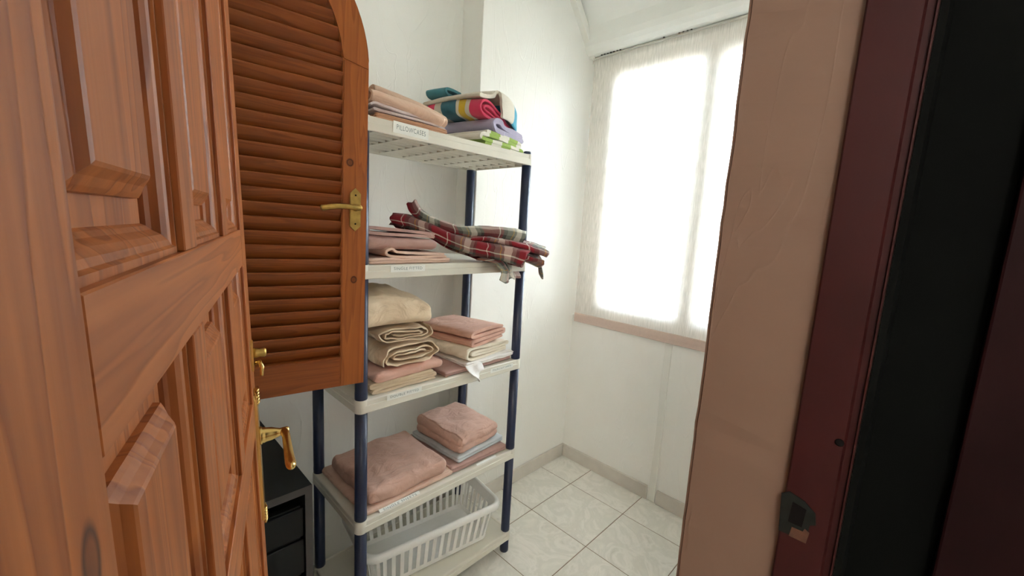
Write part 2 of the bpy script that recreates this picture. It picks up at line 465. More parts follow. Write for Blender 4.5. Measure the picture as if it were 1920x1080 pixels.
# corridor outside the doorway
cd = M['corridor_dark']
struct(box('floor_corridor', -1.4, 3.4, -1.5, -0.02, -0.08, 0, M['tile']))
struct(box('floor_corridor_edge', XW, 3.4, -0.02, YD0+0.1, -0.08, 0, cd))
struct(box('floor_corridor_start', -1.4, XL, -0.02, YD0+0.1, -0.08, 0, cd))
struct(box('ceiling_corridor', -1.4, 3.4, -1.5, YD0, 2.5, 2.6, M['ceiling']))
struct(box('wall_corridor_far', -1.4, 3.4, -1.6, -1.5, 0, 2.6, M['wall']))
struct(box('corridor_darkness_panel', 1.02, 1.12, -1.5, YD0-0.008, 0, 2.5, cd))  # added partition, its black face stands in for the unlit corridor beyond
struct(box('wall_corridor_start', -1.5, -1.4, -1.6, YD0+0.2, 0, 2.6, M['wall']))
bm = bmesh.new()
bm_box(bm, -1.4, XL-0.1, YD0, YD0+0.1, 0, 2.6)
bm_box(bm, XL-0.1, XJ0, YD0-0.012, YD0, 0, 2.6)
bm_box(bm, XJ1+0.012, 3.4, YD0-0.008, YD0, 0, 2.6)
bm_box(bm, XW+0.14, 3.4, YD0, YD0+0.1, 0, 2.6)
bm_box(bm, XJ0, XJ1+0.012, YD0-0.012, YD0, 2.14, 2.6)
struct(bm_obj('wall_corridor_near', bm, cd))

# maroon door lining with rebate and keep
fr = struct(empty('trim_1', (XJ1, 0, 0)))
tag(fr, 'dark maroon painted door lining beside the plaster reveal with shade in its brown colour', None)
bm = bmesh.new()
poly = [(0.0, 0.098), (-0.0115, 0.098), (-0.014, 0.0955), (-0.014, 0.040), (-0.006, 0.0375), (-0.006, 0.0300), (-0.012, 0.0285), (-0.012, 0.0268), (0.0, 0.0266)]
prof_l = [[(x, y, z) for x, y in poly] for z in (0.0, 2.12)]
loft('lining_board', prof_l, M['maroon'], fr)
bm.free()
# keep plate: two worn leaves with a hole
kp = prism('strike_plate', [(0.0, 0.0), (0.036, 0.002), (0.036, 0.030), (0.044, 0.034), (0.041, 0.052), (0.026, 0.064), (0.006, 0.070), (-0.004, 0.062)], -0.002, 0.0, M['steel'], fr, 0.0006)
# local x of the prism runs along -y of the room, thickness along x
kp.matrix_local = Matrix(((0, 1, 0, -0.0145), (-1, 0, 0, 0.098), (0, 0, 1, 1.052), (0, 0, 0, 1)))
kp['label'] = 'worn dark steel strike plate'
hs = prism('latch_hole', [(0.010, 0.022), (0.028, 0.022), (0.030, 0.052), (0.012, 0.056)], -0.0026, -0.0018, M['screw'], kp)
br = prism('bare_wood_chip', [(0.014, 0.0), (0.036, 0.0), (0.038, 0.018), (0.032, 0.022), (0.030, 0.016), (0.016, 0.016)], -0.0028, -0.0019, M['chip'], kp)
sh = lathe('screw_hole', [(0.0001, 0), (0.0055, 0), (0.0055, 0.0012), (0.004, 0.0016), (0.0001, 0.0016)], M['screw'], fr, 14,
           Matrix(((0, 0, -1, -0.0138), (0, 1, 0, 0.0445), (1, 0, 0, 1.222), (0, 0, 0, 1))))
# another maroon frame further down the dark corridor
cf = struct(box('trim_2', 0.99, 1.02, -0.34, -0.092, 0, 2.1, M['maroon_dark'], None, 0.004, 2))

# skirting
struct(box('baseboard_step', XS+0.002, XW-0.014, YR-0.013, YR, 0, 0.083, M['skirting'], None, 0.003, 2))
struct(box('baseboard_window', XW-0.013, XW, 0.925, YR, 0, 0.083, M['skirting'], None, 0.003, 2))
struct(box('baseboard_window_right', XW-0.013, XW, YD1, 0.868, 0, 0.083, M['skirting'], None, 0.003, 2))
struct(box('trim_3', XW-0.006, XW, 0.876, 0.915, 0.0, WZ0, M['white_paint'], None, 0.002, 1))
# sloping cover strip where wall and ceiling meet
P0, P1 = Vector((2.155, YR-0.018, 2.515)), Vector((1.70, YR-0.018, 2.985))
d = (P1-P0).normalized(); nrm = Vector((d.z, 0, -d.x))
tl = [[p + nrm*a + Vector((0, b, 0)) for a, b in ((-0.030, -0.018), (0.012, -0.018), (0.012, 0.018), (-0.030, 0.018))] for p in (P0, P1)]
struct(loft('trim_4', tl, M['white_paint']))

# ------------------------------------------------------------------ window and outside
wn = struct(empty('window_1', (2.192, 0, WZ0)))
def wb(name, y0, y1, z0, z1, x0=0.0, x1=0.05, mat=None, par=None, bev=0.004):
    o = box(name, x0, x1, y0, y1, z0-WZ0, z1-WZ0, mat or M['pvc'], par or wn, bev, 1); return o
bm = bmesh.new()
for a in ((WY0, WY0+0.055, WZ0, WZ1), (WY1-0.075, WY1, WZ0, WZ1), (WY0+0.055, WY1-0.075, WZ0, WZ0+0.05), (WY0+0.055, WY1-0.075, WZ1-0.045, WZ1)):
    bm_box(bm, 0.0, 0.06, a[0], a[1], a[2]-WZ0, a[3]-WZ0, 0.003, 1)
bm_obj('window_frame', bm, M['pvc'], wn)
for s0, s1, xo in ((0.84, WY1-0.075, 0.001), (WY0+0.055, 0.84, 0.003)):
    sash_t = 0.045 if s0 > 0.5 else 0.045
    bm = bmesh.new()
    yl = s1-(0.105 if s0 > 0.5 else 0.045)
    for a in ((s0, s0+0.045, WZ0+0.05, WZ1-0.045), (yl, s1, WZ0+0.05, WZ1-0.045), (s0+0.045, yl, WZ0+0.05, WZ0+0.105), (s0+0.045, yl, WZ1-0.10, WZ1-0.045)):
        bm_box(bm, xo, xo+0.03, a[0], a[1], a[2]-WZ0, a[3]-WZ0, 0.003, 1)
    sa = bm_obj('sash', bm, M['pvc'], wn)
    bm = bmesh.new()
    bm_box(bm, xo+0.013, xo+0.017, s0+0.045, yl, WZ0+0.105-WZ0, WZ1-0.10-WZ0)
    bm_obj('pane', bm, M['glass'], sa)
struct(box('window_sill', XW+0.001, XW+0.14, WY0, WY1, WZ0-0.012, WZ0-0.0005, M['white_paint'], None))
# pale house across the yard, stepped parapet
hb = empty('neighbour_house', (9.0, 0, -6))
tag(hb, 'pale house wall outside, dimly seen through the roller blind', 'building')
box('house_wall', 0, 3, -4, 5.2, 0, 9.1, M['facade'], hb)
box('roof_parapet', -0.1, 3, 3.4, 5.6, 9.1, 9.75, M['facade'], hb)
box('stair_block', 0.2, 3, -4.5, 0.2, 9.1, 10.6, M['facade'], hb)

struct(box('ground_outside', XW+0.2, 40, -25, 25, -6.2, -6.0, M['skirting']))

# ------------------------------------------------------------------ roller blind
rb = empty('roller_blind', (2.148, 0.92, 2.495))
tag(rb, 'cream translucent roller blind pulled down over the bright window', 'blind')
BY0, BY1, BZ0, BZ1 = 0.30-0.92, 1.514-0.92, 0.932-2.495, -0.004
V = []; F = []
ny, nz = 40, 50
for j in range(nz+1):
    for i in range(ny+1):
        y = BY0+(BY1-BY0)*i/ny; z = (BZ0+0.055)+(BZ1-BZ0-0.055)*j/nz
        x = 0.0015*noise.noise(Vector((y*3, z*2, 3)))
        yy = y + (0.0016*noise.noise(Vector((z*14, 1, 9))) if i == ny else 0)
        V.append((x, yy, z))
for j in range(nz):
    for i in range(ny):
        a = j*(ny+1)+i
        F.append((a, a+1, a+ny+2, a+ny+1))
mesh_obj('blind_fabric', V, F, M['blind'], rb, True)
box('hem_bar', -0.006, 0.004, BY0, BY1, BZ0, BZ0+0.056, M['hem'], rb, 0.003, 2)
box('hem_seam', -0.0075, -0.0055, BY0, BY1, BZ0+0.022, BZ0+0.024, M['hem'], rb)
box('head_rail', -0.014, 0.032, BY0, BY1+0.004, -0.004, 0.004, M['headrail'], rb, 0.001, 1)
for yy in (0.55, 0.53, 0.51, 0.49, 0.47, 0.45, 0.43, 0.18, 0.10, 0.08, 0.06, 0.04):
    box('bracket_slot', -0.0155, -0.006, yy-0.94+0.93-0.002, yy+0.004-0.01, 0.004, 0.009, M['dark_edge'], rb)

# ------------------------------------------------------------------ panelled door, standing open on the left
TH, PH, PD = math.radians(73.5), math.radians(1.6), 0.058
Dv = Vector((math.cos(TH), math.sin(TH), 0)); Nv = Vector((math.sin(TH), -math.cos(TH), 0))
Vv = math.cos(PH)*Vector((0, 0, 1))-math.sin(PH)*Nv
N2 = math.cos(PH)*Nv+math.sin(PH)*Vector((0, 0, 1))
S0, Z0 = 0.10, 0.012
Q = CAM - PD*N2 + S0*Dv + (Z0-1.5)*Vv
Yd = -N2                                   # local +y goes into the door
door = struct(empty('door_1', mw=Matrix(((Dv.x, Yd.x, Vv.x, Q.x), (Dv.y, Yd.y, Vv.y, Q.y), (Dv.z, Yd.z, Vv.z, Q.z), (0, 0, 0, 1)))))
door['label'] = 'open varnished pine panelled door filling the left edge'
DW, DH, DT = 0.802, 2.06, 0.04
c = lambda s: s-S0
zl = lambda z: z-Z0
cols = [(c(0.185), c(0.361)), (c(0.408), c(0.592)), (c(0.638), c(0.826))]
rails = [(0, 0.19), (zl(1.102), zl(1.166)), (zl(1.413), zl(1.472)), (1.93, DH)]
rows = [(rails[i][1], rails[i+1][0]) for i in range(3)]
def board(name, x0, x1, z0, z1, mat): return box(name, x0, x1, 0, DT, z0, z1, mat, door, 0.0009, 1)
board('stile', 0, cols[0][0], 0, DH, M['pine_knot'])
board('stile', cols[2][1], DW, 0, DH, M['pine'])
for a, b in rails: board('rail', cols[0][0]+.0003, cols[2][1]-.0003, a, b, M['pine_x'])
for (za, zb) in rows:
    for i in (0, 1): board('muntin', cols[i][1], cols[i+1][0], za+.0003, zb-.0003, M['pine'])
def rect_loop(x0, x1, z0, z1, ins, y): return [(x0+ins, y, z0+ins), (x1-ins, y, z0+ins), (x1-ins, y, z1-ins), (x0+ins, y, z1-ins)]
for (za, zb) in rows:
    for (xa, xb) in cols:
        pr = [(0.014, 0.0185), (0.034, 0.0185), (0.0345, 0.0145), (0.037, 0.0125), (0.041, 0.0100), (0.045, 0.0065), (0.047, 0.0055)]
        lp = [rect_loop(xa, xb, za, zb, i, y) for i, y in pr]
        lp = [rect_loop(xa, xb, za, zb, 0.004, 0.03)] + [rect_loop(xa, xb, za, zb, 0.004, 0.0185)] + lp
        pn = loft('panel', lp, M['pine'], door)
        mo = [(0.0, 0.024), (0.0, 0.0045), (0.004, 0.0045), (0.0055, 0.0065), (0.009, 0.0075), (0.0125, 0.0100), (0.0155, 0.0140), (0.018, 0.0160), (0.0195, 0.0186), (0.0195, 0.024)]
        loft('panel_moulding', [rect_loop(xa, xb, za, zb, i, y) for i, y in mo], M['pine_x'] if False else M['pine'], pn, cap0=False, cap1=False)
# brass lever handle on a long plate
sx = c(0.868)
pz0, pz1 = zl(0.905), zl(1.180)
hw = 0.019
pp = [(sx-hw, pz0+0.03), (sx-hw*0.8, pz0+0.018), (sx-hw*0.85, pz0+0.01), (sx, pz0), (sx+hw*0.85, pz0+0.01), (sx+hw*0.8, pz0+0.018), (sx+hw, pz0+0.03),
      (sx+hw, pz1-0.03), (sx+hw*0.8, pz1-0.018), (sx+hw*0.85, pz1-0.01), (sx, pz1), (sx-hw*0.85, pz1-0.01), (sx-hw*0.8, pz1-0.018), (sx-hw, pz1-0.03)]
hp = prism('handle_plate', pp, -0.005, 0.0, M['brass'], door, 0.0015)
for q in range(5):
    for zz in (pz1-0.004-0.006*q, pz0+0.004+0.006*q):
        tube('plate_rib', [(sx-0.012, -0.005, zz), (sx, -0.0075, zz+0.0004), (sx+0.012, -0.005, zz)], 0.0022, M['brass'], hp, 8)
hz = zl(1.083)
RY = Matrix(((1, 0, 0, sx), (0, 0, -1, -0.004), (0, 1, 0, hz), (0, 0, 0, 1)))
lv = lathe('lever_neck', [(0.017, 0), (0.017, 0.004), (0.0145, 0.0055), (0.0155, 0.008), (0.0135, 0.011), (0.0125, 0.020), (0.0095, 0.028), (0.0075, 0.034), (0.0082, 0.040), (0.0085, 0.047), (0.006, 0.050)], M['brass'], door, 24, RY)
lp = smooth_path([(sx, -0.045, hz), (sx-0.02, -0.048, hz+0.002), (sx-0.05, -0.050, hz-0.003), (sx-0.08, -0.052, hz-0.010), (sx-0.105, -0.054, hz-0.012), (sx-0.122, -0.055, hz-0.008)], 4)
rr = [0.0078, .0078, .0076, .0074, .0072, .0072, .0072, .0073, .0074, .0076, .0078, .008, .0082, .0084, .0086, .0088, .0086, .0082, .0072, .0055, .0028]
rr = [rr[min(len(rr)-1, int(i*(len(rr)-1)/(len(lp)-1)))] for i in range(len(lp))]
tube('lever', lp, rr, M['brass'], door, 14)
# privacy turn above it
pk = prism('turn_plate', [(sx-0.013, zl(1.215)), (sx+0.013, zl(1.215)), (sx+0.013, zl(1.262)), (sx, zl(1.272)), (sx-0.013, zl(1.262))], -0.004, 0, M['brass'], door, 0.001)
lathe('turn_knob', [(0.009, 0), (0.009, 0.006), (0.0075, 0.010), (0.0085, 0.018), (0.006, 0.021)], M['brass_dull'], pk, 18, Matrix(((1, 0, 0, sx), (0, 0, -1, -0.003), (0, 1, 0, zl(1.246)), (0, 0, 0, 1))))
tube('latch_hook', [(sx, -0.004, zl(1.226)), (sx-0.004, -0.013, zl(1.230)), (sx-0.010, -0.016, zl(1.222)), (sx-0.012, -0.015, zl(1.205))], [0.004, 0.004, 0.0038, 0.003], M['brass'], pk, 10)

# ------------------------------------------------------------------ arched louvred shutter leaf
LW = 0.70
TL = math.radians(-8.2)
EP = Vector((0.559, 1.130, 1.5))          # free edge at eye height
Dl = Vector((math.cos(TL), math.sin(TL), 0)); Yl = Vector((-math.sin(TL), math.cos(TL), 0))
mat_l = Matrix(((Dl.x, Yl.x, 0, EP.x), (Dl.y, Yl.y, 0, EP.y), (0, 0, 1, EP.z), (0, 0, 0, 1)))
lean = Matrix.Rotation(math.radians(0.7), 4, 'Y')
shut = empty('louvred_shutter', mw=mat_l @ lean @ Matrix.Translation((-LW, 0, -1.5)))
tag(shut, 'arched orange-stained louvred wooden shutter leaf with brass lever handle', 'shutter')
LT, SWD = 0.034, 0.067
ZB, ZR, ZS = 1.016, 1.104, 1.895
def lboard(name, poly, mat): return prism(name, poly, 0, LT, mat, shut, 0.0025)
lboard('stile', [(0, ZB), (SWD, ZB), (SWD, ZS-0.012), (0, ZS)], M['shut'])
lboard('stile', [(LW-SWD, ZB), (LW, ZB), (LW, ZS), (LW-SWD, ZS+0.012)], M['shut_knot'])
lboard('bottom_rail', [(SWD, ZB), (LW-SWD, ZB), (LW-SWD, ZR), (SWD, ZR)], M['shut_x'])
RO, RI, CX = LW/2, LW/2-SWD, LW/2
def arc(r, a0, a1, n): return [(CX+r*math.cos(math.radians(a0+(a1-a0)*k/n)), ZS+r*math.sin(math.radians(a0+(a1-a0)*k/n))) for k in range(n+1)]
aR = [(LW, ZS)] + arc(RO, 0, 58, 14)[1:] + arc(RI, 58, 2.5, 14)
lboard('arch_rail', aR, M['shut'])
lboard('arch_rail', arc(RO, 58.2, 122, 14) + arc(RI, 122, 58.2, 14), M['shut_x'])
lboard('arch_rail', arc(RO, 122.2, 178.5, 14) + [(0, ZS)] + arc(RI, 177.5, 122.2, 14), M['shut'])
# slats: front edge high, sloping back and down
PITCH_S, SL, STK = 0.0352, 0.049, 0.0085
zz = ZR-0.004; slat_me = {}
while zz < ZS+RI-0.03:
    top = zz+0.03
    half = (LW/2-SWD) if top <= ZS else math.sqrt(max(0.0004, RI*RI-(top-ZS)**2))
    half = half+0.006
    key = round(half, 4)
    if key not in slat_me:
        tilt = math.radians(58)
        prf = []
        a, b = SL/2, STK/2
        for kk in range(16):
            q = 2*math.pi*kk/16
            cx_ = math.copysign(abs(math.cos(q))**0.5, math.cos(q))*a; cy_ = math.copysign(abs(math.sin(q))**0.8, math.sin(q))*b
            # long axis: from back-low to front-high
            prf.append((-(cx_*math.cos(tilt)) + cy_*math.sin(tilt), cx_*math.sin(tilt)+cy_*math.cos(tilt)))
        o = loft('slat', [[(x, 0.0175+y, z) for y, z in prf] for x in (-half, half)], M['shut_x'], shut, smooth=False)
        slat_me[key] = o.data
    else:
        o = link('slat', slat_me[key], None, shut)
    o.location = (CX, 0, zz+0.016)
    zz += PITCH_S
# its brass handle
hx, hz = LW-0.0325, 1.528
pw = 0.0145
hp = prism('handle_plate', [(hx-pw, 1.478), (hx-pw*0.6, 1.472), (hx, 1.464), (hx+pw*0.6, 1.472), (hx+pw, 1.478), (hx+pw, 1.566), (hx+pw*0.6, 1.573), (hx, 1.581), (hx-pw*0.6, 1.573), (hx-pw, 1.566)], -0.006, 0, M['brass_dull'], shut, 0.0015)
for zq in (1.484, 1.562):
    lathe('screw', [(0.0001, 0), (0.0024, 0), (0.0024, 0.0006), (0.0001, 0.0009)], M['screw'], hp, 10, Matrix(((1, 0, 0, hx), (0, 0, -1, -0.006), (0, 1, 0, zq), (0, 0, 0, 1))))
lathe('lever_neck', [(0.0095, 0), (0.0095, 0.004), (0.0075, 0.008), (0.0072, 0.026), (0.0085, 0.034)], M['brass_dull'], shut, 20, Matrix(((1, 0, 0, hx), (0, 0, -1, -0.005), (0, 1, 0, hz), (0, 0, 0, 1))))
lp = smooth_path([(hx+0.006, -0.032, hz), (hx-0.012, -0.037, hz), (hx-0.04, -0.040, hz+0.001), (hx-0.065, -0.040, hz-0.001), (hx-0.088, -0.037, hz-0.006), (hx-0.094, -0.034, hz-0.008)], 4)
n_ = len(lp)
tube('lever', lp, [0.0078+0.0026*(i/(n_-1)) if i < n_-2 else 0.007 for i in range(n_)], M['brass_dull'], shut, 14, flat=0.8)
for zq in (1.13, 1.78):
    tube('hinge', [(-0.006, -0.002, zq), (-0.006, -0.002, zq+0.07)], 0.006, M['brass_dull'], shut, 10)

# ------------------------------------------------------------------ black drawer cabinet in the corner
cb = empty('drawer_cabinet', (0.02, 1.16, 0))
tag(cb, 'low black drawer cabinet with dark edges behind the open door', 'cabinet')
cw, cdp, ch = 0.392, 0.515, 0.732
box('top_board', -0.0, cw, 0, cdp, ch-0.022, ch, M['black'], cb, 0.001, 1)
box('top_edging', -0.0, cw, -0.0015, 0.0, ch-0.022, ch-0.0005, M['dark_edge'], cb)
box('side_panel', cw-0.02, cw, 0.0, cdp, 0, ch-0.022, M['black'], cb)
box('side_edging', cw-0.02, cw, -0.0015, 0.0, 0, ch-0.022, M['dark_edge'], cb)
box('side_panel', 0.0, 0.02, 0, cdp, 0, ch-0.022, M['black'], cb)
box('back_panel', 0.02, cw-0.02, cdp-0.01, cdp, 0, ch-0.022, M['black'], cb)
for i, (za, zb) in enumerate(((0.575, 0.665), (0.455, 0.565), (0.30, 0.445), (0.04, 0.29))):
    dr = box('drawer_front', 0.022, cw-0.022, 0.006, 0.024, za, zb, M['black'], cb, 0.002, 1)
    box('finger_groove', 0.03, cw-0.03, 0.012, 0.03, zb+0.001, zb+0.007, M['black'], dr)

# ------------------------------------------------------------------ shelving unit
su = empty('shelving_unit', (0.9295, 1.375, 0))
tag(su, 'five-tier white plastic shelving unit with navy blue tube posts', 'shelving')
HX, HY = 0.3735, 0.199          # half outer size
PX, PY, PR = 0.3515, 0.177, 0.0195
TOPS = [0.105, 0.514, 0.934, 1.362, 1.794]
SK = 0.042
def shelf_mesh():
    L = []
    R = lambda ins, z: rrect(-HX+ins, HX-ins, -HY+ins, HY-ins, max(0.004, 0.0215-ins), z)
    L.append(R(0.0075, -SK)); L.append(R(0.0015, -SK)); L.append(R(0.0, -SK+0.002)); L.append(R(0.0, -0.019))
    L.append(R(0.0025, -0.0175)); L.append(R(0.0025, -0.003)); L.append(R(0.0045, -0.0008)); L.append(R(0.0075, 0.0)); L.append(R(0.014, 0.0))
    L.append(R(0.0155, -0.0022)); L.append(R(0.03, -0.0022))
    o = loft('shelf', [[(x, y, z) for x, y, z in l] for l in L] , M['plastic'], su, cap0=False, cap1=True)
    # inner skirt and underside
    L2 = [R(0.0075, -SK), R(0.0075, -0.008), R(0.03, -0.008)]
    i = loft('shelf_inner', L2, M['plastic'], None, cap0=False, cap1=True)
    bm = bmesh.new(); bm.from_mesh(o.data); bm.from_mesh(i.data); 
    bmesh.ops.remove_doubles(bm, verts=bm.verts[:], dist=1e-5)
    bmesh.ops.recalc_face_normals(bm, faces=bm.faces[:])
    bm.to_mesh(o.data); bm.free()
    bpy.data.objects.remove(i)
    return o
sh0 = shelf_mesh()
rib_l = box('rib', -HX+0.009, HX-0.009, -0.0011, 0.0011, -0.0395, -0.0085, M['plastic'], sh0).data
rib_s = box('rib', -0.0011, 0.0011, -HY+0.009, HY-0.009, -0.037, -0.0085, M['plastic'], sh0).data
for o in list(sh0.children): bpy.data.objects.remove(o)
collar = None
shelves = []
for i, zt in enumerate(TOPS):
    o = sh0 if i == 0 else link('shelf', sh0.data, None, su)
    o.location = (0, 0, zt); shelves.append(o)
    for yy in (-0.145, -0.095, -0.048, 0.0, 0.048, 0.095, 0.145):
        r_ = link('rib', rib_l, None, o); r_.location = (0, yy, 0)
    for kx in range(7):
        r_ = link('rib', rib_s, None, o); r_.location = (-0.312+0.104*kx, 0, 0)
    for ax in (-1, 1):
        for ay in (-1, 1):
            if collar is None:
                q = lathe('corner_collar', [(0.0216, -SK-0.0005), (0.0222, -SK+0.003), (0.0222, -0.004), (0.0212, 0.0006), (0.0205, 0.0008)], M['plastic'], o, 24); collar = q.data
            else: q = link('corner_collar', collar, None, o, True)
            q.location = (ax*PX, ay*PY, 0)
def post_mesh(z0, z1):
    pr = [(PR*0.93, z0), (PR, z0+0.004), (PR, z1-0.03), (PR, z1)]
    return [(PR*0.96, z0+0.0)] + [(PR*1.02, z0+0.002), (PR*1.03, z0+0.02), (PR, z0+0.03), (PR, z1)]
for lo, hi in [(0.0, TOPS[0]-SK)] + [(TOPS[i]+0.0005, TOPS[i+1]-SK) for i in range(4)]:
    me = None
    for ax in (-1, 1):
        for ay in (-1, 1):
            if me is None:
                q = lathe('post', post_mesh(0, hi-lo), M['navy'], su, 24); me = q.data
            else: q = link('post', me, None, su, True)
            q.location = (ax*PX, ay*PY, lo)
for ax in (-1, 1):
    for ay in (-1, 1):
        q = lathe('post_cap', [(0.016, -0.003), (0.016, 0.0095), (0.013, 0.012), (0.0001, 0.0122)], M['navy'], su, 20); q.location = (ax*PX, ay*PY, TOPS[4]+0.001)

def text_mesh(body, height, width):
    cu = bpy.data.curves.new('lettering', 'FONT'); cu.body = body; cu.size = 1.0; cu.space_character = 1.12
    o = bpy.data.objects.new('lettering', cu); COL.objects.link(o)
    dg = bpy.context.evaluated_depsgraph_get()
    me = bpy.data.meshes.new_from_object(o.evaluated_get(dg))
    bpy.data.objects.remove(o)
    xs = [v.co.x for v in me.vertices]; ys_ = [v.co.y for v in me.vertices]
    a, b, c0, d0 = min(xs), max(xs), min(ys_), max(ys_)
    for v in me.vertices:
        x = (v.co.x-a)/(b-a)-0.5; y = (v.co.y-c0)/(d0-c0)-0.5
        v.co = Vector((x*width, -0.0, y*height + 0.0007*math.sin(x*23)))
    return me
def label(shelf, x0, x1, z0, z1, text, tiltz=0.0, on_top=False):
    cx, cz = (x0+x1)/2-0.9295, (z0+z1)/2
    wd, ht = x1-x0, z1-z0
    if on_top: Mx = Matrix.Translation((cx, -HY+0.0115, 0.0012)) @ Matrix.Rotation(math.radians(-62), 4, 'X')
    else: Mx = Matrix.Translation((cx, -HY-0.0006, cz)) @ Matrix.Rotation(tiltz, 4, 'Y')
    p = prism('paper_label', [(-wd/2, -ht/2), (wd/2, -ht/2*0.96), (wd/2, ht/2), (-wd/2, ht/2)], -0.0004, 0.0, M['paper'], shelf, mw=Mx)
    p['label'] = 'white paper label with handwritten capitals'
    if text:
        link('lettering', text_mesh(text, ht*0.42, wd*0.82), M['ink'], shelf, mw=Mx @ Matrix.Translation((0, -0.0006, 0.001)))
label(shelves[4], 0.664, 0.789, -0.034, 0.000, 'PILLOWCASES', math.radians(1.0))
label(shelves[3], 0.662, 0.789, -0.024, -0.003, 'SINGLE FITTED')
label(shelves[2], 0.655, 0.788, -0.020, -0.001, 'DOUBLE FITTED')
label(shelves[2], 1.115, 1.245, -0.026, -0.008, 'DOUBLE FLAT SHEETS')
label(shelves[1], 0.640, 0.800, -0.002, 0.016, 'SINGLE SHEETS', on_top=True)
label(shelves[1], 1.075, 1.185, -0.002, 0.010, None, on_top=True)

# ------------------------------------------------------------------ laundry basket
RBK = math.radians(-8.0)
ba = empty('laundry_basket', mw=Matrix.Translation((0.948, 1.372, TOPS[0]+0.001)) @ Matrix.Rotation(RBK, 4, 'Z'))
tag(ba, 'white plastic laundry basket with slotted sides on the bottom shelf', 'basket')
bl, bw, bh = 0.292, 0.150, 0.178         # half length, half width, height at rim
tap = 0.030
def bk(ins, z, r=0.045): return rrect(-bl+ins, bl-ins, -bw+ins, bw-ins, max(0.01, r-ins*0.3), z, 8)
def at_h(h): return tap*(1-h/bh)
loft('base_tray', [bk(at_h(0)+0.004, 0.006), bk(at_h(0)+0.004, 0.0), bk(at_h(0), 0.0), bk(at_h(0.022), 0.022), bk(at_h(0.022)+0.0025, 0.022), bk(at_h(0)+0.006, 0.006)], M['basket'], ba, cap0=True, cap1=False, smooth=False)
loft('rim_band', [bk(at_h(0.135), 0.135), bk(at_h(bh), bh), bk(at_h(bh)+0.0025, bh), bk(at_h(0.135)+0.0025, 0.135), bk(at_h(0.135), 0.135)], M['basket'], ba, cap0=False, cap1=False)
def rim_pt(off, z): return bk(-off, z)
loft('rim', [bk(0.002, bh-0.004), bk(-0.012, bh-0.024), bk(-0.0145, bh-0.022), bk(-0.016, bh-0.006), bk(-0.012, bh+0.004), bk(-0.004, bh+0.007), bk(0.002, bh+0.004), bk(0.003, bh-0.004), bk(0.002, bh-0.004)], M['basket'], ba, cap0=False, cap1=False, smooth=True)
bar_me = None
def bars(n, length, fixed, axis):
    for i in range(n):
        t_ = -length+2*length*(i+0.5)/n
        for sgn in (-1, 1):
            yield t_, sgn
def wall_bar(p_lo, p_hi, tdir, wd):
    # slim bar between the base tray and rim band
    t = Vector(tdir); a = Vector(p_lo); b = Vector(p_hi)
    nrm_ = (b-a).cross(t).normalized()
    L = [[p - t*wd/2 - nrm_*0.0014, p + t*wd/2 - nrm_*0.0014, p + t*wd/2 + nrm_*0.0014, p - t*wd/2 + nrm_*0.0014] for p in (a, b)]
    return loft('side_bar', L, M['basket'], ba)
i0, i1 = at_h(0.021), at_h(0.136)
for t_, sg in bars(14, bl-0.048, 0, 0):
    wall_bar((t_*0.955, sg*(bw-i0-0.0012), 0.021), (t_, sg*(bw-i1-0.0012), 0.136), (1, 0, 0), 0.015)
for t_, sg in bars(6, bw-0.046, 0, 0):
    wall_bar((sg*(bl-i0-0.0012), t_*0.93, 0.021), (sg*(bl-i1-0.0012), t_, 0.136), (0, 1, 0), 0.015)
for cxs in (-1, 1):
    for cys in (-1, 1):
        for aa in (15, 45, 75):
            a = math.radians(aa)
            def cp(ins):
                r = 0.045-ins*0.3
                return (cxs*(bl-ins-r+r*math.cos(a)), cys*(bw-ins-r+r*math.sin(a)))
            lo = cp(i0+0.0012); hi = cp(i1+0.0012)
            wall_bar((lo[0], lo[1], 0.021), (hi[0], hi[1], 0.136), (-cxs*math.sin(a), cys*math.cos(a), 0), 0.012)

# ------------------------------------------------------------------ added fill lamp, unseen behind the viewer, brightens shelves and floor
hl = empty('fill_lamp', (-0.85, -0.75, 2.5))
tag(hl, 'added globe fill light, unseen behind the viewer', 'fill light')
lathe('fill_lamp_base', [(0.06, -0.001), (0.06, -0.02), (0.035, -0.03), (0.03, -0.06)], M['white_paint'], hl, 24)
gm = NT('fill_globe_glow')
gm.b.inputs['Base Color'].default_value = (0.9, 0.88, 0.84, 1)
gm.b.inputs['Emission Color'].default_value = (1.0, 0.95, 0.90, 1)
gm.b.inputs['Emission Strength'].default_value = FILL_LAMP
GR = 0.17
lathe('fill_lamp_globe', [(GR*math.sin(math.radians(a)), -0.05-GR+GR*math.cos(math.radians(a))) for a in range(10, 180, 10)] + [(0.001, -0.05-2*GR)], gm.m, hl, 28)
#CLOTH
# ------------------------------------------------------------------ folded linen
def cut_path(pts, n=5):
    return [Vector((p.x, p.y, 0)) for p in smooth_path([(a, b, 0) for a, b in pts], n)]

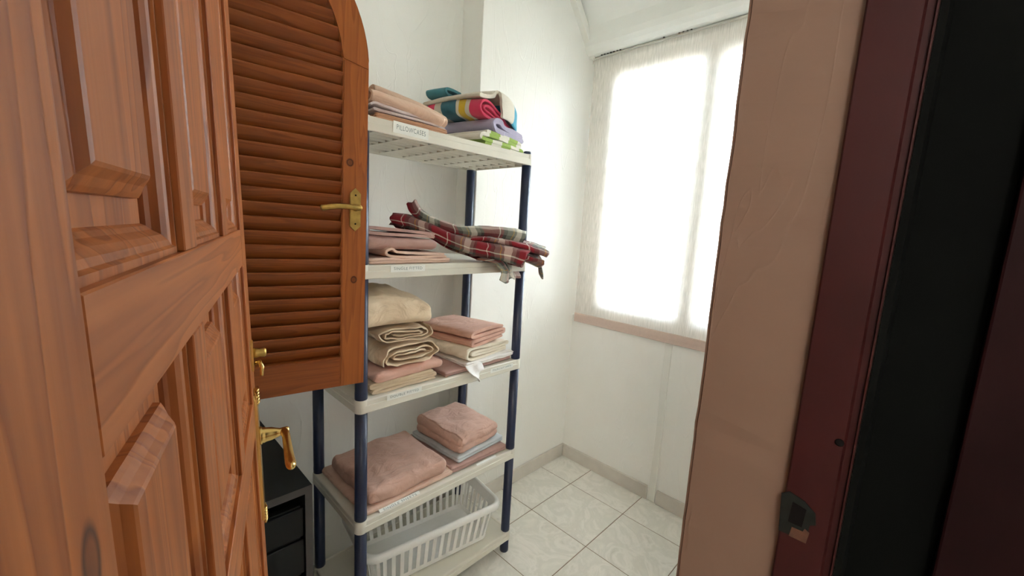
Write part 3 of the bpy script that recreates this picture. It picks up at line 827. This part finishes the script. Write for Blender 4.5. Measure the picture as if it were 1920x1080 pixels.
def ribbon(name, path, thick, spine, mat, parent=None, wr=0.003, fr=9.0, seed=0, flare=None, stations=22, n=5, taper=0.0, drop=None):
    """cloth folded along a 2-D path (u sideways, w up), swept along a spine; uv 'cloth' = metres of path, metres of spine"""
    P = cut_path(path, n)
    sp = smooth_path(spine, max(2, stations//max(1, len(spine)-1))) if len(spine) > 2 else [Vector(spine[0]).lerp(Vector(spine[1]), k/stations) for k in range(stations+1)]
    plen = [0.0]
    for i in range(1, len(P)): plen.append(plen[-1]+(P[i]-P[i-1]).length)
    nor = []
    for i in range(len(P)):
        t = (P[min(i+1, len(P)-1)]-P[max(i-1, 0)]); t = t.normalized() if t.length > 1e-9 else Vector((1, 0, 0))
        nor.append(Vector((-t.y, t.x, 0)))
    npth = len(P)
    ring = [(P[i]+nor[i]*thick/2, plen[i]) for i in range(npth)]
    te = (P[-1]-P[-2]).normalized(); ts = (P[0]-P[1]).normalized()
    ring += [(P[-1]+te*thick*0.45, plen[-1])]
    ring += [(P[i]-nor[i]*thick/2, plen[i]) for i in reversed(range(npth))]
    ring += [(P[0]+ts*thick*0.45, 0.0)]
    m = len(ring); V = []; UV = []; ac = 0.0
    ns = len(sp)
    off = Vector((seed*3.17, seed*1.31, seed*0.77))
    for k, c0 in enumerate(sp):
        t = (sp[min(k+1, ns-1)]-sp[max(k-1, 0)]).normalized()
        th = Vector((t.x, t.y, 0)).normalized()
        u = Vector((th.y, -th.x, 0)); wv = u.cross(t).normalized()
        if k: ac += (c0-sp[k-1]).length
        f = k/(ns-1)
        scl = 1.0
        if flare: scl = flare(f)
        # pull the very ends in a little so the outline is not a machined prism
        for (q, ul) in ring:
            e = 1.0-taper*(2*f-1)**6
            b = c0 + u*(q.x*scl*e) + wv*(q.y*(scl if flare else 1.0))
            nv = noise.noise_vector((b+off)*fr)*wr + noise.noise_vector((b+off)*fr*3.1)*wr*0.4
            b = b + nv + t*(noise.noise(Vector((q.x*14+seed, q.y*40, 3.0*k/ns)))*wr*2.2)
            if drop: b = drop(b, f)
            V.append(tuple(b)); UV.append((ul, ac))
    F = []; smo = []
    for k in range(ns-1):
        for j in range(m):
            a, b2 = k*m+j, k*m+(j+1) % m
            F.append((a, b2, b2+m, a+m)); smo.append(True)
    for base, fl in ((0, False), ((ns-1)*m, True)):
        for i in range(npth-1):
            l0, l1 = base+i, base+i+1
            r0, r1 = base+npth+1+(npth-1-i), base+npth+1+(npth-1-i-1)
            F.append((l0, l1, r1, r0) if fl else (r0, r1, l1, l0)); smo.append(False)
        F.append((base+npth-1, base+npth, base+npth+1)); smo.append(False)
        F.append((base+2*npth, base+2*npth+1, base)); smo.append(False)
    me = bpy.data.meshes.new(name)
    me.from_pydata(V, [], F); me.update()
    uvl = me.uv_layers.new(name='cloth')
    for lp_ in me.loops: uvl.data[lp_.index].uv = UV[lp_.vertex_index]
    for p, s_ in zip(me.polygons, smo): p.use_smooth = s_
    bm = bmesh.new(); bm.from_mesh(me); bmesh.ops.recalc_face_normals(bm, faces=bm.faces[:]); bm.to_mesh(me); bm.free()
    return link(name, me, mat, parent)

def zigzag(n, wd, g, start=-1, jit=0.008, seed=1, wav=0.15):
    rnd = random.Random(seed); pts = []; dr = -start
    for i in range(n):
        z = i*g
        e0 = -dr*(wd/2-rnd.uniform(0, jit)); e1 = dr*(wd/2-rnd.uniform(0, jit))
        for f in (0.0, 0.25, 0.5, 0.75, 1.0):
            pts.append((e0+(e1-e0)*f, z+rnd.uniform(-wav, wav)*g*(0.5 if f in (0, 1) else 1)))
        if i < n-1: pts.append((e1+dr*g*0.55, z+g*0.5))
        dr = -dr
    return pts

def bundle(name, w_, d_, h_, mat, loc, rz=0.0, r=0.02, dome=0.0, wr=0.004, fr=7.0, seed=0, layers=0, ldepth=0.005, n=(26, 22, 14), tilt=(0, 0), shear=0.0, pinch=0.0, parent=None):
    """soft folded cloth block: rounded box with fold lines round its sides, sagging top and wrinkles"""
    nx, ny, nz = n
    bm = bmesh.new()
    ease = lambda t: math.sin(t*math.pi/2)
    gx = [ease(2*i/nx-1) for i in range(nx+1)]; gy = [ease(2*i/ny-1) for i in range(ny+1)]; gz = [2*i/nz-1 for i in range(nz+1)]
    vd = {}
    def vert(i, j, k):
        if (i, j, k) not in vd: vd[(i, j, k)] = bm.verts.new((gx[i]*w_/2, gy[j]*d_/2, gz[k]*h_/2))
        return vd[(i, j, k)]
    for i in range(nx):
        for j in range(ny):
            for k in (0, nz):
                q = [vert(i, j, k), vert(i+1, j, k), vert(i+1, j+1, k), vert(i, j+1, k)]
                bm.faces.new(q if k else q[::-1])
    for i in range(nx):
        for k in range(nz):
            for j in (0, ny):
                q = [vert(i, j, k), vert(i+1, j, k), vert(i+1, j, k+1), vert(i, j, k+1)]
                bm.faces.new(q if j == 0 else q[::-1])
    for j in range(ny):
        for k in range(nz):
            for i in (0, nx):
                q = [vert(i, j, k), vert(i, j+1, k), vert(i, j+1, k+1), vert(i, j, k+1)]
                bm.faces.new(q if i else q[::-1])
    r = min(r, h_*0.49)
    hx, hy, hz = w_/2, d_/2, h_/2
    off = Vector((seed*2.3, seed*4.1, seed*1.7))
    for v in bm.verts:
        p = v.co.copy()
        inn = Vector((max(-hx+r, min(hx-r, p.x)), max(-hy+r, min(hy-r, p.y)), max(-hz+r, min(hz-r, p.z))))
        dv = p-inn
        if dv.length > 1e-9: p = inn+dv.normalized()*min(dv.length, r)
        fx, fy, fz = p.x/hx, p.y/hy, p.z/hz
        side = max(abs(fx), abs(fy))
        if layers and side > 0.85:
            zz_ = (p.z+hz)/h_*layers + 0.35*noise.noise(Vector((p.x*9+seed, p.y*9, 0.3)))
            gq = abs(((zz_) % 1.0)-0.5)*2        # 1 at fold line
            ind = ldepth*(gq**3)
            if abs(fx) > 0.85: p.x -= math.copysign(ind, fx)
            if abs(fy) > 0.85: p.y -= math.copysign(ind, fy)
            lay = math.floor(zz_+0.0)
            sh_ = noise.noise(Vector((lay*5.3+seed, 1.1, 2.2)))*ldepth*1.3
            if abs(fx) > 0.85: p.x += sh_
            if abs(fy) > 0.85: p.y += sh_*0.7
        top = (p.z+hz)/h_
        p.z += dome*top*max(0, 1-fx*fx)*max(0, 1-fy*fy)
        if pinch: p.z -= pinch*top*(abs(fx)**3)
        k = noise.noise_vector((p+off)*fr)*wr
        # directional creases
        cr = 1-abs(noise.noise(Vector((p.x*11+seed, p.y*5-p.x*4, p.z*9+seed))))*4
        cr = max(0, cr)
        k += noise.noise_vector((p+off)*fr*2.6)*wr*0.45
        p += Vector((k.x, k.y, k.z*(0.25 if top < 0.1 else 1.0)))
        if top > 0.3: p.z += cr*wr*0.7
        p.x += shear*p.y
        if top > 0.0: p.z += tilt[0]*p.x*top + tilt[1]*p.y*top
        v.co = p
    zmin = min(v.co.z for v in bm.verts)
    for v in bm.verts: v.co.z -= zmin
    o = bm_obj(name, bm, mat, parent, True)
    o.location = loc; o.rotation_euler = (0, 0, rz)
    return o

def roll(wd, ht, turns, seed=1, a0=200, jit=0.10):
    rnd = random.Random(seed); pts = []; N = int(turns*14)
    for k in range(N+1):
        t = k/N; a = math.radians(a0-360*turns*t)
        az = ht/2*(1-0.93*t); axx = wd/2-(ht/2)*0.93*t-0.02*t
        cx = math.copysign(abs(math.cos(a))**0.55, math.cos(a)); cz = math.copysign(abs(math.sin(a))**0.8, math.sin(a))
        pts.append((axx*cx*(1-rnd.uniform(0, jit*0.35)), ht/2+az*cz*(1-rnd.uniform(0, jit))))
    return pts

C = {}
def cm(key, col, **k): C[key] = cloth('cotton_'+key, col, **k).m
cm('pink', srgb(214, 176, 160)); cm('mauve', srgb(188, 154, 146)); cm('lightpink', srgb(226, 194, 176)); cm('peach', srgb(226, 194, 172))
cm('lilacwhite', srgb(216, 202, 200)); cm('cream', srgb(234, 214, 186)); cm('ivory', srgb(236, 227, 208)); cm('beige', srgb(218, 198, 170)); cm('rose', srgb(224, 180, 164))
cm('tan', srgb(206, 160, 130)); cm('white', srgb(240, 238, 236)); cm('iceblue', srgb(206, 214, 218)); cm('salmon', srgb(212, 168, 150))
C['lilac'] = cloth('lilac_terry', srgb(176, 170, 196), terry=True).m
GRN, WHT = srgb(160, 190, 84), srgb(236, 232, 218)
C['green'] = striped('green_white_terry', [(0.0, GRN), (0.5, WHT)], 0.115, 0, offset=0.2)
PNK, TEA, YEL, BLU, OWH = srgb(226, 62, 100), srgb(52, 112, 130), srgb(226, 190, 52), srgb(62, 160, 190), srgb(228, 222, 206)
C['beach_v'] = striped('beach_towel_stripes', [(0.0, PNK), (0.20, OWH), (0.27, YEL), (0.38, OWH), (0.43, TEA), (0.68, OWH), (0.79, PNK), (0.92, TEA)], 0.285, 1)
C['beach_u'] = striped('beach_towel_wide_bands', [(0.0, OWH), (0.56, BLU), (0.76, OWH), (0.90, BLU)], 0.33, 0)
C['beach_d'] = striped('beach_towel_drape_bands', [(0.0, OWH), (0.36, BLU), (0.62, OWH), (0.86, BLU)], 0.175, 1)
C['teal'] = cloth('teal_terry', srgb(72, 146, 160), terry=True).m
C['plaid'] = plaid('red_grey_plaid_flannel')

SZ = {i+1: z for i, z in enumerate(reversed(TOPS))}   # SZ[1] = top shelf
LIFT = -0.0015
def put(o, label, cat, group=None): return tag(o, label, cat, group)

# ---- top shelf: pillowcases
z = SZ[1]+LIFT
put(bundle('folded_pillowcase', 0.26, 0.30, 0.020, C['tan'], (0.752, 1.345, z), math.radians(-1), r=0.008, wr=0.002, fr=11, seed=3, layers=3, ldepth=0.004),
    'tan folded pillowcases lowest of the pile above the handwritten label', 'pillowcase', 'pillowcases on the top shelf')
put(ribbon('folded_pillowcase', [(-0.125, 0.004), (-0.03, 0.003), (0.06, 0.003), (0.115, -0.004), (0.132, -0.016), (0.130, -0.021), (0.120, -0.012), (0.10, 0.002), (0.115, 0.010), (0.06, 0.014), (-0.04, 0.015), (-0.115, 0.020), (-0.135, 0.014)], 0.0065,
           [(0.745, 1.205, z+0.0265), (0.748, 1.48, z+0.0265)], C['lilacwhite'], wr=0.0032, fr=11, seed=5, stations=20),
    'pale lilac-white folded pillowcase beneath the two peach ones', 'pillowcase', 'pillowcases on the top shelf')
put(ribbon('folded_pillowcase', [(-0.085, 0.002), (-0.03, 0.002), (0.03, 0.001), (0.050, 0.008), (0.056, 0.020), (0.044, 0.031), (0.028, 0.028), (0.015, 0.016), (-0.03, 0.015), (-0.09, 0.012)], 0.0065,
           [(0.608, 1.258, z+0.050), (0.69, 1.256, z+0.046), (0.79, 1.252, z+0.038), (0.862, 1.246, z+0.026)], C['peach'], wr=0.0028, seed=11, stations=24),
    'peach folded pillowcase sloping over the front of the pile', 'pillowcase', 'pillowcases on the top shelf')
put(ribbon('folded_pillowcase', [(-0.085, 0.002), (-0.03, 0.000), (0.03, 0.000), (0.052, 0.010), (0.058, 0.025), (0.044, 0.038), (0.026, 0.034), (0.014, 0.020), (-0.03, 0.018), (-0.09, 0.014)], 0.0075,
           [(0.665, 1.352, z+0.088), (0.75, 1.344, z+0.080), (0.85, 1.330, z+0.064), (0.925, 1.31, z+0.040)], C['peach'], wr=0.003, seed=14, stations=24),
    'peach folded pillowcase highest and farthest back on its pile', 'pillowcase', 'pillowcases on the top shelf')

# ---- top shelf: towels
def local(o, x, y, zz_, deg):
    o.matrix_world = Matrix.Translation((x, y, zz_)) @ Matrix.Rotation(math.radians(deg), 4, 'Z'); return o
g_ = ribbon('towel', [(0.0, 0.008), (0.10, 0.008), (0.215, 0.006), (0.234, 0.014), (0.215, 0.022), (0.11, 0.022), (0.0, 0.023), (-0.024, 0.033), (0.0, 0.042), (0.10, 0.039), (0.205, 0.033), (0.222, 0.040), (0.20, 0.047), (0.10, 0.051), (0.01, 0.053)], 0.0125,
            [(0, 0.0, 0), (0, 0.30, 0)], C['green'], wr=0.0022, fr=12, seed=21)
put(local(g_, 1.060, 1.205, SZ[1]+0.001, 8), 'lime green and white striped towel lowest in the towel pile', 'towel', 'towels on the top shelf')
l_ = ribbon('towel', [(0.20, 0.010), (0.10, 0.010), (0.012, 0.011), (-0.012, 0.026), (0.0, 0.044), (0.03, 0.046), (0.05, 0.036), (0.075, 0.031), (0.14, 0.027), (0.19, 0.024)], 0.019,
            [(0, 0.0, 0), (0, 0.285, 0)], C['lilac'], wr=0.003, fr=11, seed=23)
put(local(l_, 1.118, 1.212, SZ[1]+0.056, 14), 'lilac-grey folded towel between the green and striped towels', 'towel', 'towels on the top shelf')
bt = empty('towel', mw=Matrix.Translation((1.085, 1.235, SZ[1]+0.107)) @ Matrix.Rotation(math.radians(14), 4, 'Z'))
tag(bt, 'beach towel striped pink, teal, yellow and white on top of the pile', 'towel', 'towels on the top shelf')
def dr1(b, f):
    b = b.copy()
    b.z -= 0.026*max(0, (b.x-0.02)/0.16)**1.3
    b.z += 0.012*math.sin(f*2.2)
    return b
ribbon('lower_fold', [(0.17, 0.006), (0.10, 0.004), (0.02, 0.004), (-0.022, 0.012), (-0.034, 0.034), (-0.022, 0.056), (0.01, 0.062), (0.05, 0.054), (0.11, 0.042), (0.165, 0.030), (0.172, 0.022), (0.15, 0.020), (0.08, 0.034), (0.01, 0.044), (-0.012, 0.036), (0.0, 0.024), (0.06, 0.018), (0.14, 0.014)], 0.008,
       [(0, 0.0, 0), (0, 0.285, 0)], C['beach_v'], bt, wr=0.0032, fr=10, seed=27, drop=dr1)
ribbon('upper_fold', [(-0.04, 0.075), (-0.02, 0.076), (0.02, 0.084), (0.045, 0.094), (0.062, 0.110), (0.085, 0.112), (0.105, 0.096), (0.130, 0.078), (0.160, 0.058), (0.185, 0.032), (0.205, 0.002), (0.216, -0.026)], 0.013,
       [(0, 0.005, 0), (0, 0.10, 0.002), (0, 0.20, -0.004), (0, 0.27, -0.010)], C['beach_u'], bt, wr=0.0035, fr=9, seed=31)
ribbon('front_drape', [(-0.16, 0.082), (-0.08, 0.094), (-0.02, 0.108), (0.006, 0.106), (0.020, 0.088), (0.026, 0.060), (0.030, 0.034), (0.034, 0.010)], 0.011,
       [(0.075, 0.012, 0.010), (0.12, 0.008, 0.006), (0.17, 0.012, -0.016), (0.215, 0.03, -0.052)], C['beach_d'], bt, wr=0.004, fr=10, seed=35)
ribbon('rolled_edge', [(0.03, 0.090), (-0.03, 0.090), (-0.045, 0.102), (-0.03, 0.112), (0.04, 0.112)], 0.010,
       [(0, 0.16, 0), (0, 0.26, 0.0)], C['teal'], bt, wr=0.002, fr=9, seed=33)

# ---- second shelf: sheets and the plaid blanket
z = SZ[2]+LIFT
put(bundle('folded_sheet', 0.315, 0.33, 0.018, C['lightpink'], (0.755, 1.365, z), math.radians(1.0), r=0.007, wr=0.0022, fr=12, seed=41, layers=2, ldepth=0.004),
    'flat light pink sheet lowest of the pile beside the plaid blanket', 'sheet', 'folded sheets on the second shelf')
put(ribbon('folded_sheet', [(0.13, 0.004), (0.06, 0.004), (-0.05, 0.003), (-0.095, 0.010), (-0.100, 0.024), (-0.08, 0.030), (-0.068, 0.022), (-0.05, 0.018), (0.03, 0.014), (0.12, 0.012)], 0.0075,
           [(0.765, 1.205, z+0.0195), (0.765, 1.50, z+0.0195)], C['lightpink'], wr=0.002, fr=12, seed=43),
    'light pink sheet with a curled fold in front, under the mauve ones', 'sheet', 'folded sheets on the second shelf')
put(bundle('folded_sheet', 0.275, 0.30, 0.040, C['mauve'], (0.742, 1.372, z+0.044), math.radians(-2), r=0.018, wr=0.0035, fr=9, seed=45, layers=1, ldepth=0.004, tilt=(-0.05, 0)),
    'thick dusky mauve folded sheet second from the top of its pile', 'sheet', 'folded sheets on the second shelf')
put(ribbon('folded_sheet', [(0.12, 0.003), (0.0, 0.006), (-0.11, 0.010), (-0.122, 0.018), (-0.11, 0.026), (0.0, 0.021), (0.12, 0.012)], 0.010,
           [(0.735, 1.225, z+0.087), (0.735, 1.49, z+0.087)], C['mauve'], wr=0.002, fr=10, seed=47),
    'thin dusky mauve folded sheet on top, touching the plaid blanket', 'sheet', 'folded sheets on the second shelf')
bk_ = empty('plaid_blanket', (1.0, 1.25, SZ[2]))
tag(bk_, 'red, grey and cream plaid blanket slumped over the shelf edge', 'blanket')
def rel(pts): return [(x-1.0, y-1.25, zz_-SZ[2]) for x, y, zz_ in pts]
z2 = SZ[2]
# lower roll from the pile down to the shelf edge, and beyond it
ribbon('lower_fold', roll(0.135, 0.072, 2.2, 4, 250, 0.14), 0.007,
       rel([(0.795, 1.415, z2+0.112), (0.87, 1.355, z2+0.092), (0.96, 1.275, z2+0.040), (1.05, 1.205, z2+0.006), (1.125, 1.130, z2-0.006), (1.165, 1.085, z2-0.022)]), C['plaid'], bk_, wr=0.008, fr=9, seed=51, stations=40, n=2, flare=lambda f: 0.82+0.42*f)
# upper roll lying across it, one end sticking up against the wall
ribbon('upper_fold', roll(0.098, 0.058, 2.0, 6, 240, 0.14), 0.0065,
       rel([(0.842, 1.395, z2+0.190), (0.872, 1.37, z2+0.140), (0.93, 1.325, z2+0.100), (1.03, 1.265, z2+0.078), (1.13, 1.205, z2+0.070), (1.215, 1.150, z2+0.048)]), C['plaid'], bk_, wr=0.008, fr=10, seed=54, stations=40, n=2, flare=lambda f: 0.9+0.55*f*f)
# loose layers bunched at the open end, spilling out past the post
ribbon('bunched_end', [(-0.11, 0.018), (-0.06, 0.002), (0.0, 0.004), (0.05, 0.018), (0.055, 0.032), (0.0, 0.030), (-0.06, 0.034), (-0.085, 0.046), (-0.05, 0.056), (0.01, 0.050), (0.05, 0.054), (0.052, 0.066), (0.0, 0.072), (-0.06, 0.078)], 0.0055,
       rel([(1.04, 1.245, z2+0.018), (1.12, 1.180, z2+0.022), (1.19, 1.120, z2+0.012), (1.25, 1.070, z2-0.014)]), C['plaid'], bk_, wr=0.010, fr=10, seed=57, stations=28)
# corner hanging down in front of the shelf
ribbon('hanging_corner', [(-0.125, 0.014), (-0.08, -0.008), (-0.04, 0.010), (0.0, -0.008), (0.045, 0.010), (0.09, -0.006)], 0.006,
       rel([(1.115, 1.205, z2+0.020), (1.125, 1.165, z2+0.014), (1.137, 1.142, z2-0.012), (1.142, 1.134, z2-0.044), (1.144, 1.130, z2-0.068)]), C['plaid'], bk_, wr=0.008, fr=10, seed=59, stations=24, flare=lambda f: 1.0-0.12*f*f)
ribbon('hanging_flap', [(-0.045, 0.004), (-0.01, -0.004), (0.03, 0.004)], 0.006,
       rel([(1.225, 1.11, z2+0.030), (1.250, 1.085, z2+0.018), (1.262, 1.072, z2-0.016), (1.266, 1.068, z2-0.050)]), C['plaid'], bk_, wr=0.006, fr=10, seed=63, stations=16)

# ---- third shelf, left pile
z = SZ[3]+LIFT
put(ribbon('folded_sheet', zigzag(4, 0.25, 0.0095, 1, 0.02, 3), 0.0075, [(0.742, 1.205, z+0.006), (0.742, 1.52, z+0.006)], C['beige'], wr=0.0025, fr=11, seed=61),
    'beige sheet folded in thin layers at the bottom of the left pile', 'sheet', 'folded sheets on the third shelf')
put(bundle('folded_sheet', 0.275, 0.30, 0.034, C['rose'], (0.760, 1.352, z+0.036), math.radians(2), r=0.015, wr=0.005, fr=9, seed=63, layers=1, tilt=(-0.02, 0)),
    'rose pink sheet squeezed under the cream rolled sheet', 'sheet', 'folded sheets on the third shelf')
put(ribbon('folded_sheet', roll(0.245, 0.090, 2.5, 5, 205, 0.34), 0.0042, [(0.765, 1.202, z+0.068), (0.765, 1.30, z+0.066), (0.765, 1.50, z+0.068)], C['cream'], wr=0.0085, fr=13, seed=65, n=3, stations=26),
    'cream sheet loosely rolled in open folds, middle of the left pile', 'sheet', 'folded sheets on the third shelf')
put(ribbon('folded_sheet', roll(0.222, 0.066, 2.4, 9, 20, 0.36), 0.0042, [(0.738, 1.207, z+0.157), (0.738, 1.30, z+0.157), (0.738, 1.49, z+0.157)], C['beige'], wr=0.0075, fr=14, seed=67, n=3, stations=26),
    'beige crumpled folded sheet directly under the puffy cream bundle', 'sheet', 'folded sheets on the third shelf')
put(bundle('folded_duvet_cover', 0.275, 0.30, 0.082, C['cream'], (0.715, 1.350, z+0.222), math.radians(-3), r=0.030, dome=0.030, wr=0.010, fr=9, seed=69, tilt=(-0.16, 0.0), n=(44, 40, 22)),
    'puffy cream bundle of bedding crowning the left pile', 'bedding')
# ---- third shelf, right pile
put(bundle('folded_sheet', 0.36, 0.34, 0.022, C['mauve'], (1.075, 1.365, z), math.radians(2), r=0.009, wr=0.003, fr=11, seed=71, layers=2),
    'mauve sheet lying flat on the shelf under the white sheet', 'sheet', 'folded sheets on the third shelf')
ws = empty('folded_sheet', (1.12, 1.35, z+0.020))
tag(ws, 'thin white sheet with a corner dangling over the shelf edge', 'sheet', 'folded sheets on the third shelf')
bundle('folded_body', 0.275, 0.32, 0.020, C['white'], (0, -0.005, 0), math.radians(3), r=0.008, wr=0.004, fr=13, seed=73, layers=2, parent=ws)
ribbon('dangling_corner', [(-0.04, 0.0), (-0.015, 0.004), (0.01, -0.002), (0.035, 0.003)], 0.004, [(-0.09, -0.13, 0.010), (-0.095, -0.165, 0.008), (-0.098, -0.192, -0.012), (-0.092, -0.200, -0.036)], C['white'], ws, wr=0.003, fr=14, seed=75, stations=16)
put(ribbon('folded_sheet', [(0.12, 0.005), (0.0, 0.004), (-0.10, 0.004), (-0.126, 0.024), (-0.105, 0.046), (0.0, 0.042), (0.12, 0.036), (0.136, 0.029), (0.11, 0.025), (0.0, 0.029), (-0.085, 0.029), (-0.092, 0.020), (0.0, 0.017), (0.12, 0.014)], 0.0085,
           [(1.120, 1.200, z+0.043), (1.075, 1.485, z+0.043)], C['ivory'], wr=0.0022, fr=11, seed=77),
    'ivory sheet folded with a rounded edge beneath the pink sheet', 'sheet', 'folded sheets on the third shelf')
o_ = ribbon('folded_sheet', [(0.095, 0.005), (0.0, 0.004), (-0.10, 0.002), (-0.112, 0.010), (-0.10, 0.019), (0.0, 0.020), (0.10, 0.020), (0.114, 0.027), (0.10, 0.035), (0.0, 0.036), (-0.105, 0.038), (-0.118, 0.046), (-0.10, 0.054), (0.0, 0.056), (0.095, 0.050)], 0.012,
           [(0, 0.0, 0), (0, 0.27, 0)], C['salmon'], wr=0.002, fr=9, seed=79)
put(local(o_, 1.140, 1.218, z+0.096, 13), 'salmon pink neatly folded sheet topping the right pile', 'sheet', 'folded sheets on the third shelf')

# ---- fourth shelf
z = SZ[4]+LIFT
put(bundle('folded_sheet', 0.375, 0.35, 0.022, C['lightpink'], (0.772, 1.372, z), math.radians(1), r=0.008, wr=0.002, fr=10, seed=81, layers=1),
    'light pink sheet spread flat under the wide pink bundle', 'sheet', 'folded sheets on the fourth shelf')
put(bundle('folded_sheet', 0.33, 0.315, 0.060, C['pink'], (0.768, 1.355, z+0.021), math.radians(0), r=0.022, wr=0.0062, fr=10, seed=83, layers=1, ldepth=0.004, dome=0.008, n=(40, 36, 16)),
    'wide creased pink folded sheet behind the nearest blue post', 'sheet', 'folded sheets on the fourth shelf')
put(bundle('folded_sheet', 0.305, 0.345, 0.030, C['mauve'], (1.110, 1.372, z), math.radians(-1), r=0.011, wr=0.003, fr=10, seed=85, layers=2),
    'dusky mauve sheet at the bottom of the right pile', 'sheet', 'folded sheets on the fourth shelf')
put(bundle('folded_sheet', 0.275, 0.31, 0.026, C['iceblue'], (1.118, 1.372, z+0.029), math.radians(4), r=0.010, wr=0.0025, fr=10, seed=87, layers=2, ldepth=0.006),
    'pale ice-blue folded sheet peeking out below a pink bundle', 'sheet', 'folded sheets on the fourth shelf')
put(bundle('folded_sheet', 0.245, 0.285, 0.078, C['pink'], (1.108, 1.365, z+0.054), math.radians(6), r=0.022, wr=0.0058, fr=11, seed=89, layers=2, ldepth=0.005, dome=0.006, n=(34, 32, 18), tilt=(0, 0.06)),
    'thick pink folded sheet on top of the ice-blue one', 'sheet', 'folded sheets on the fourth shelf')
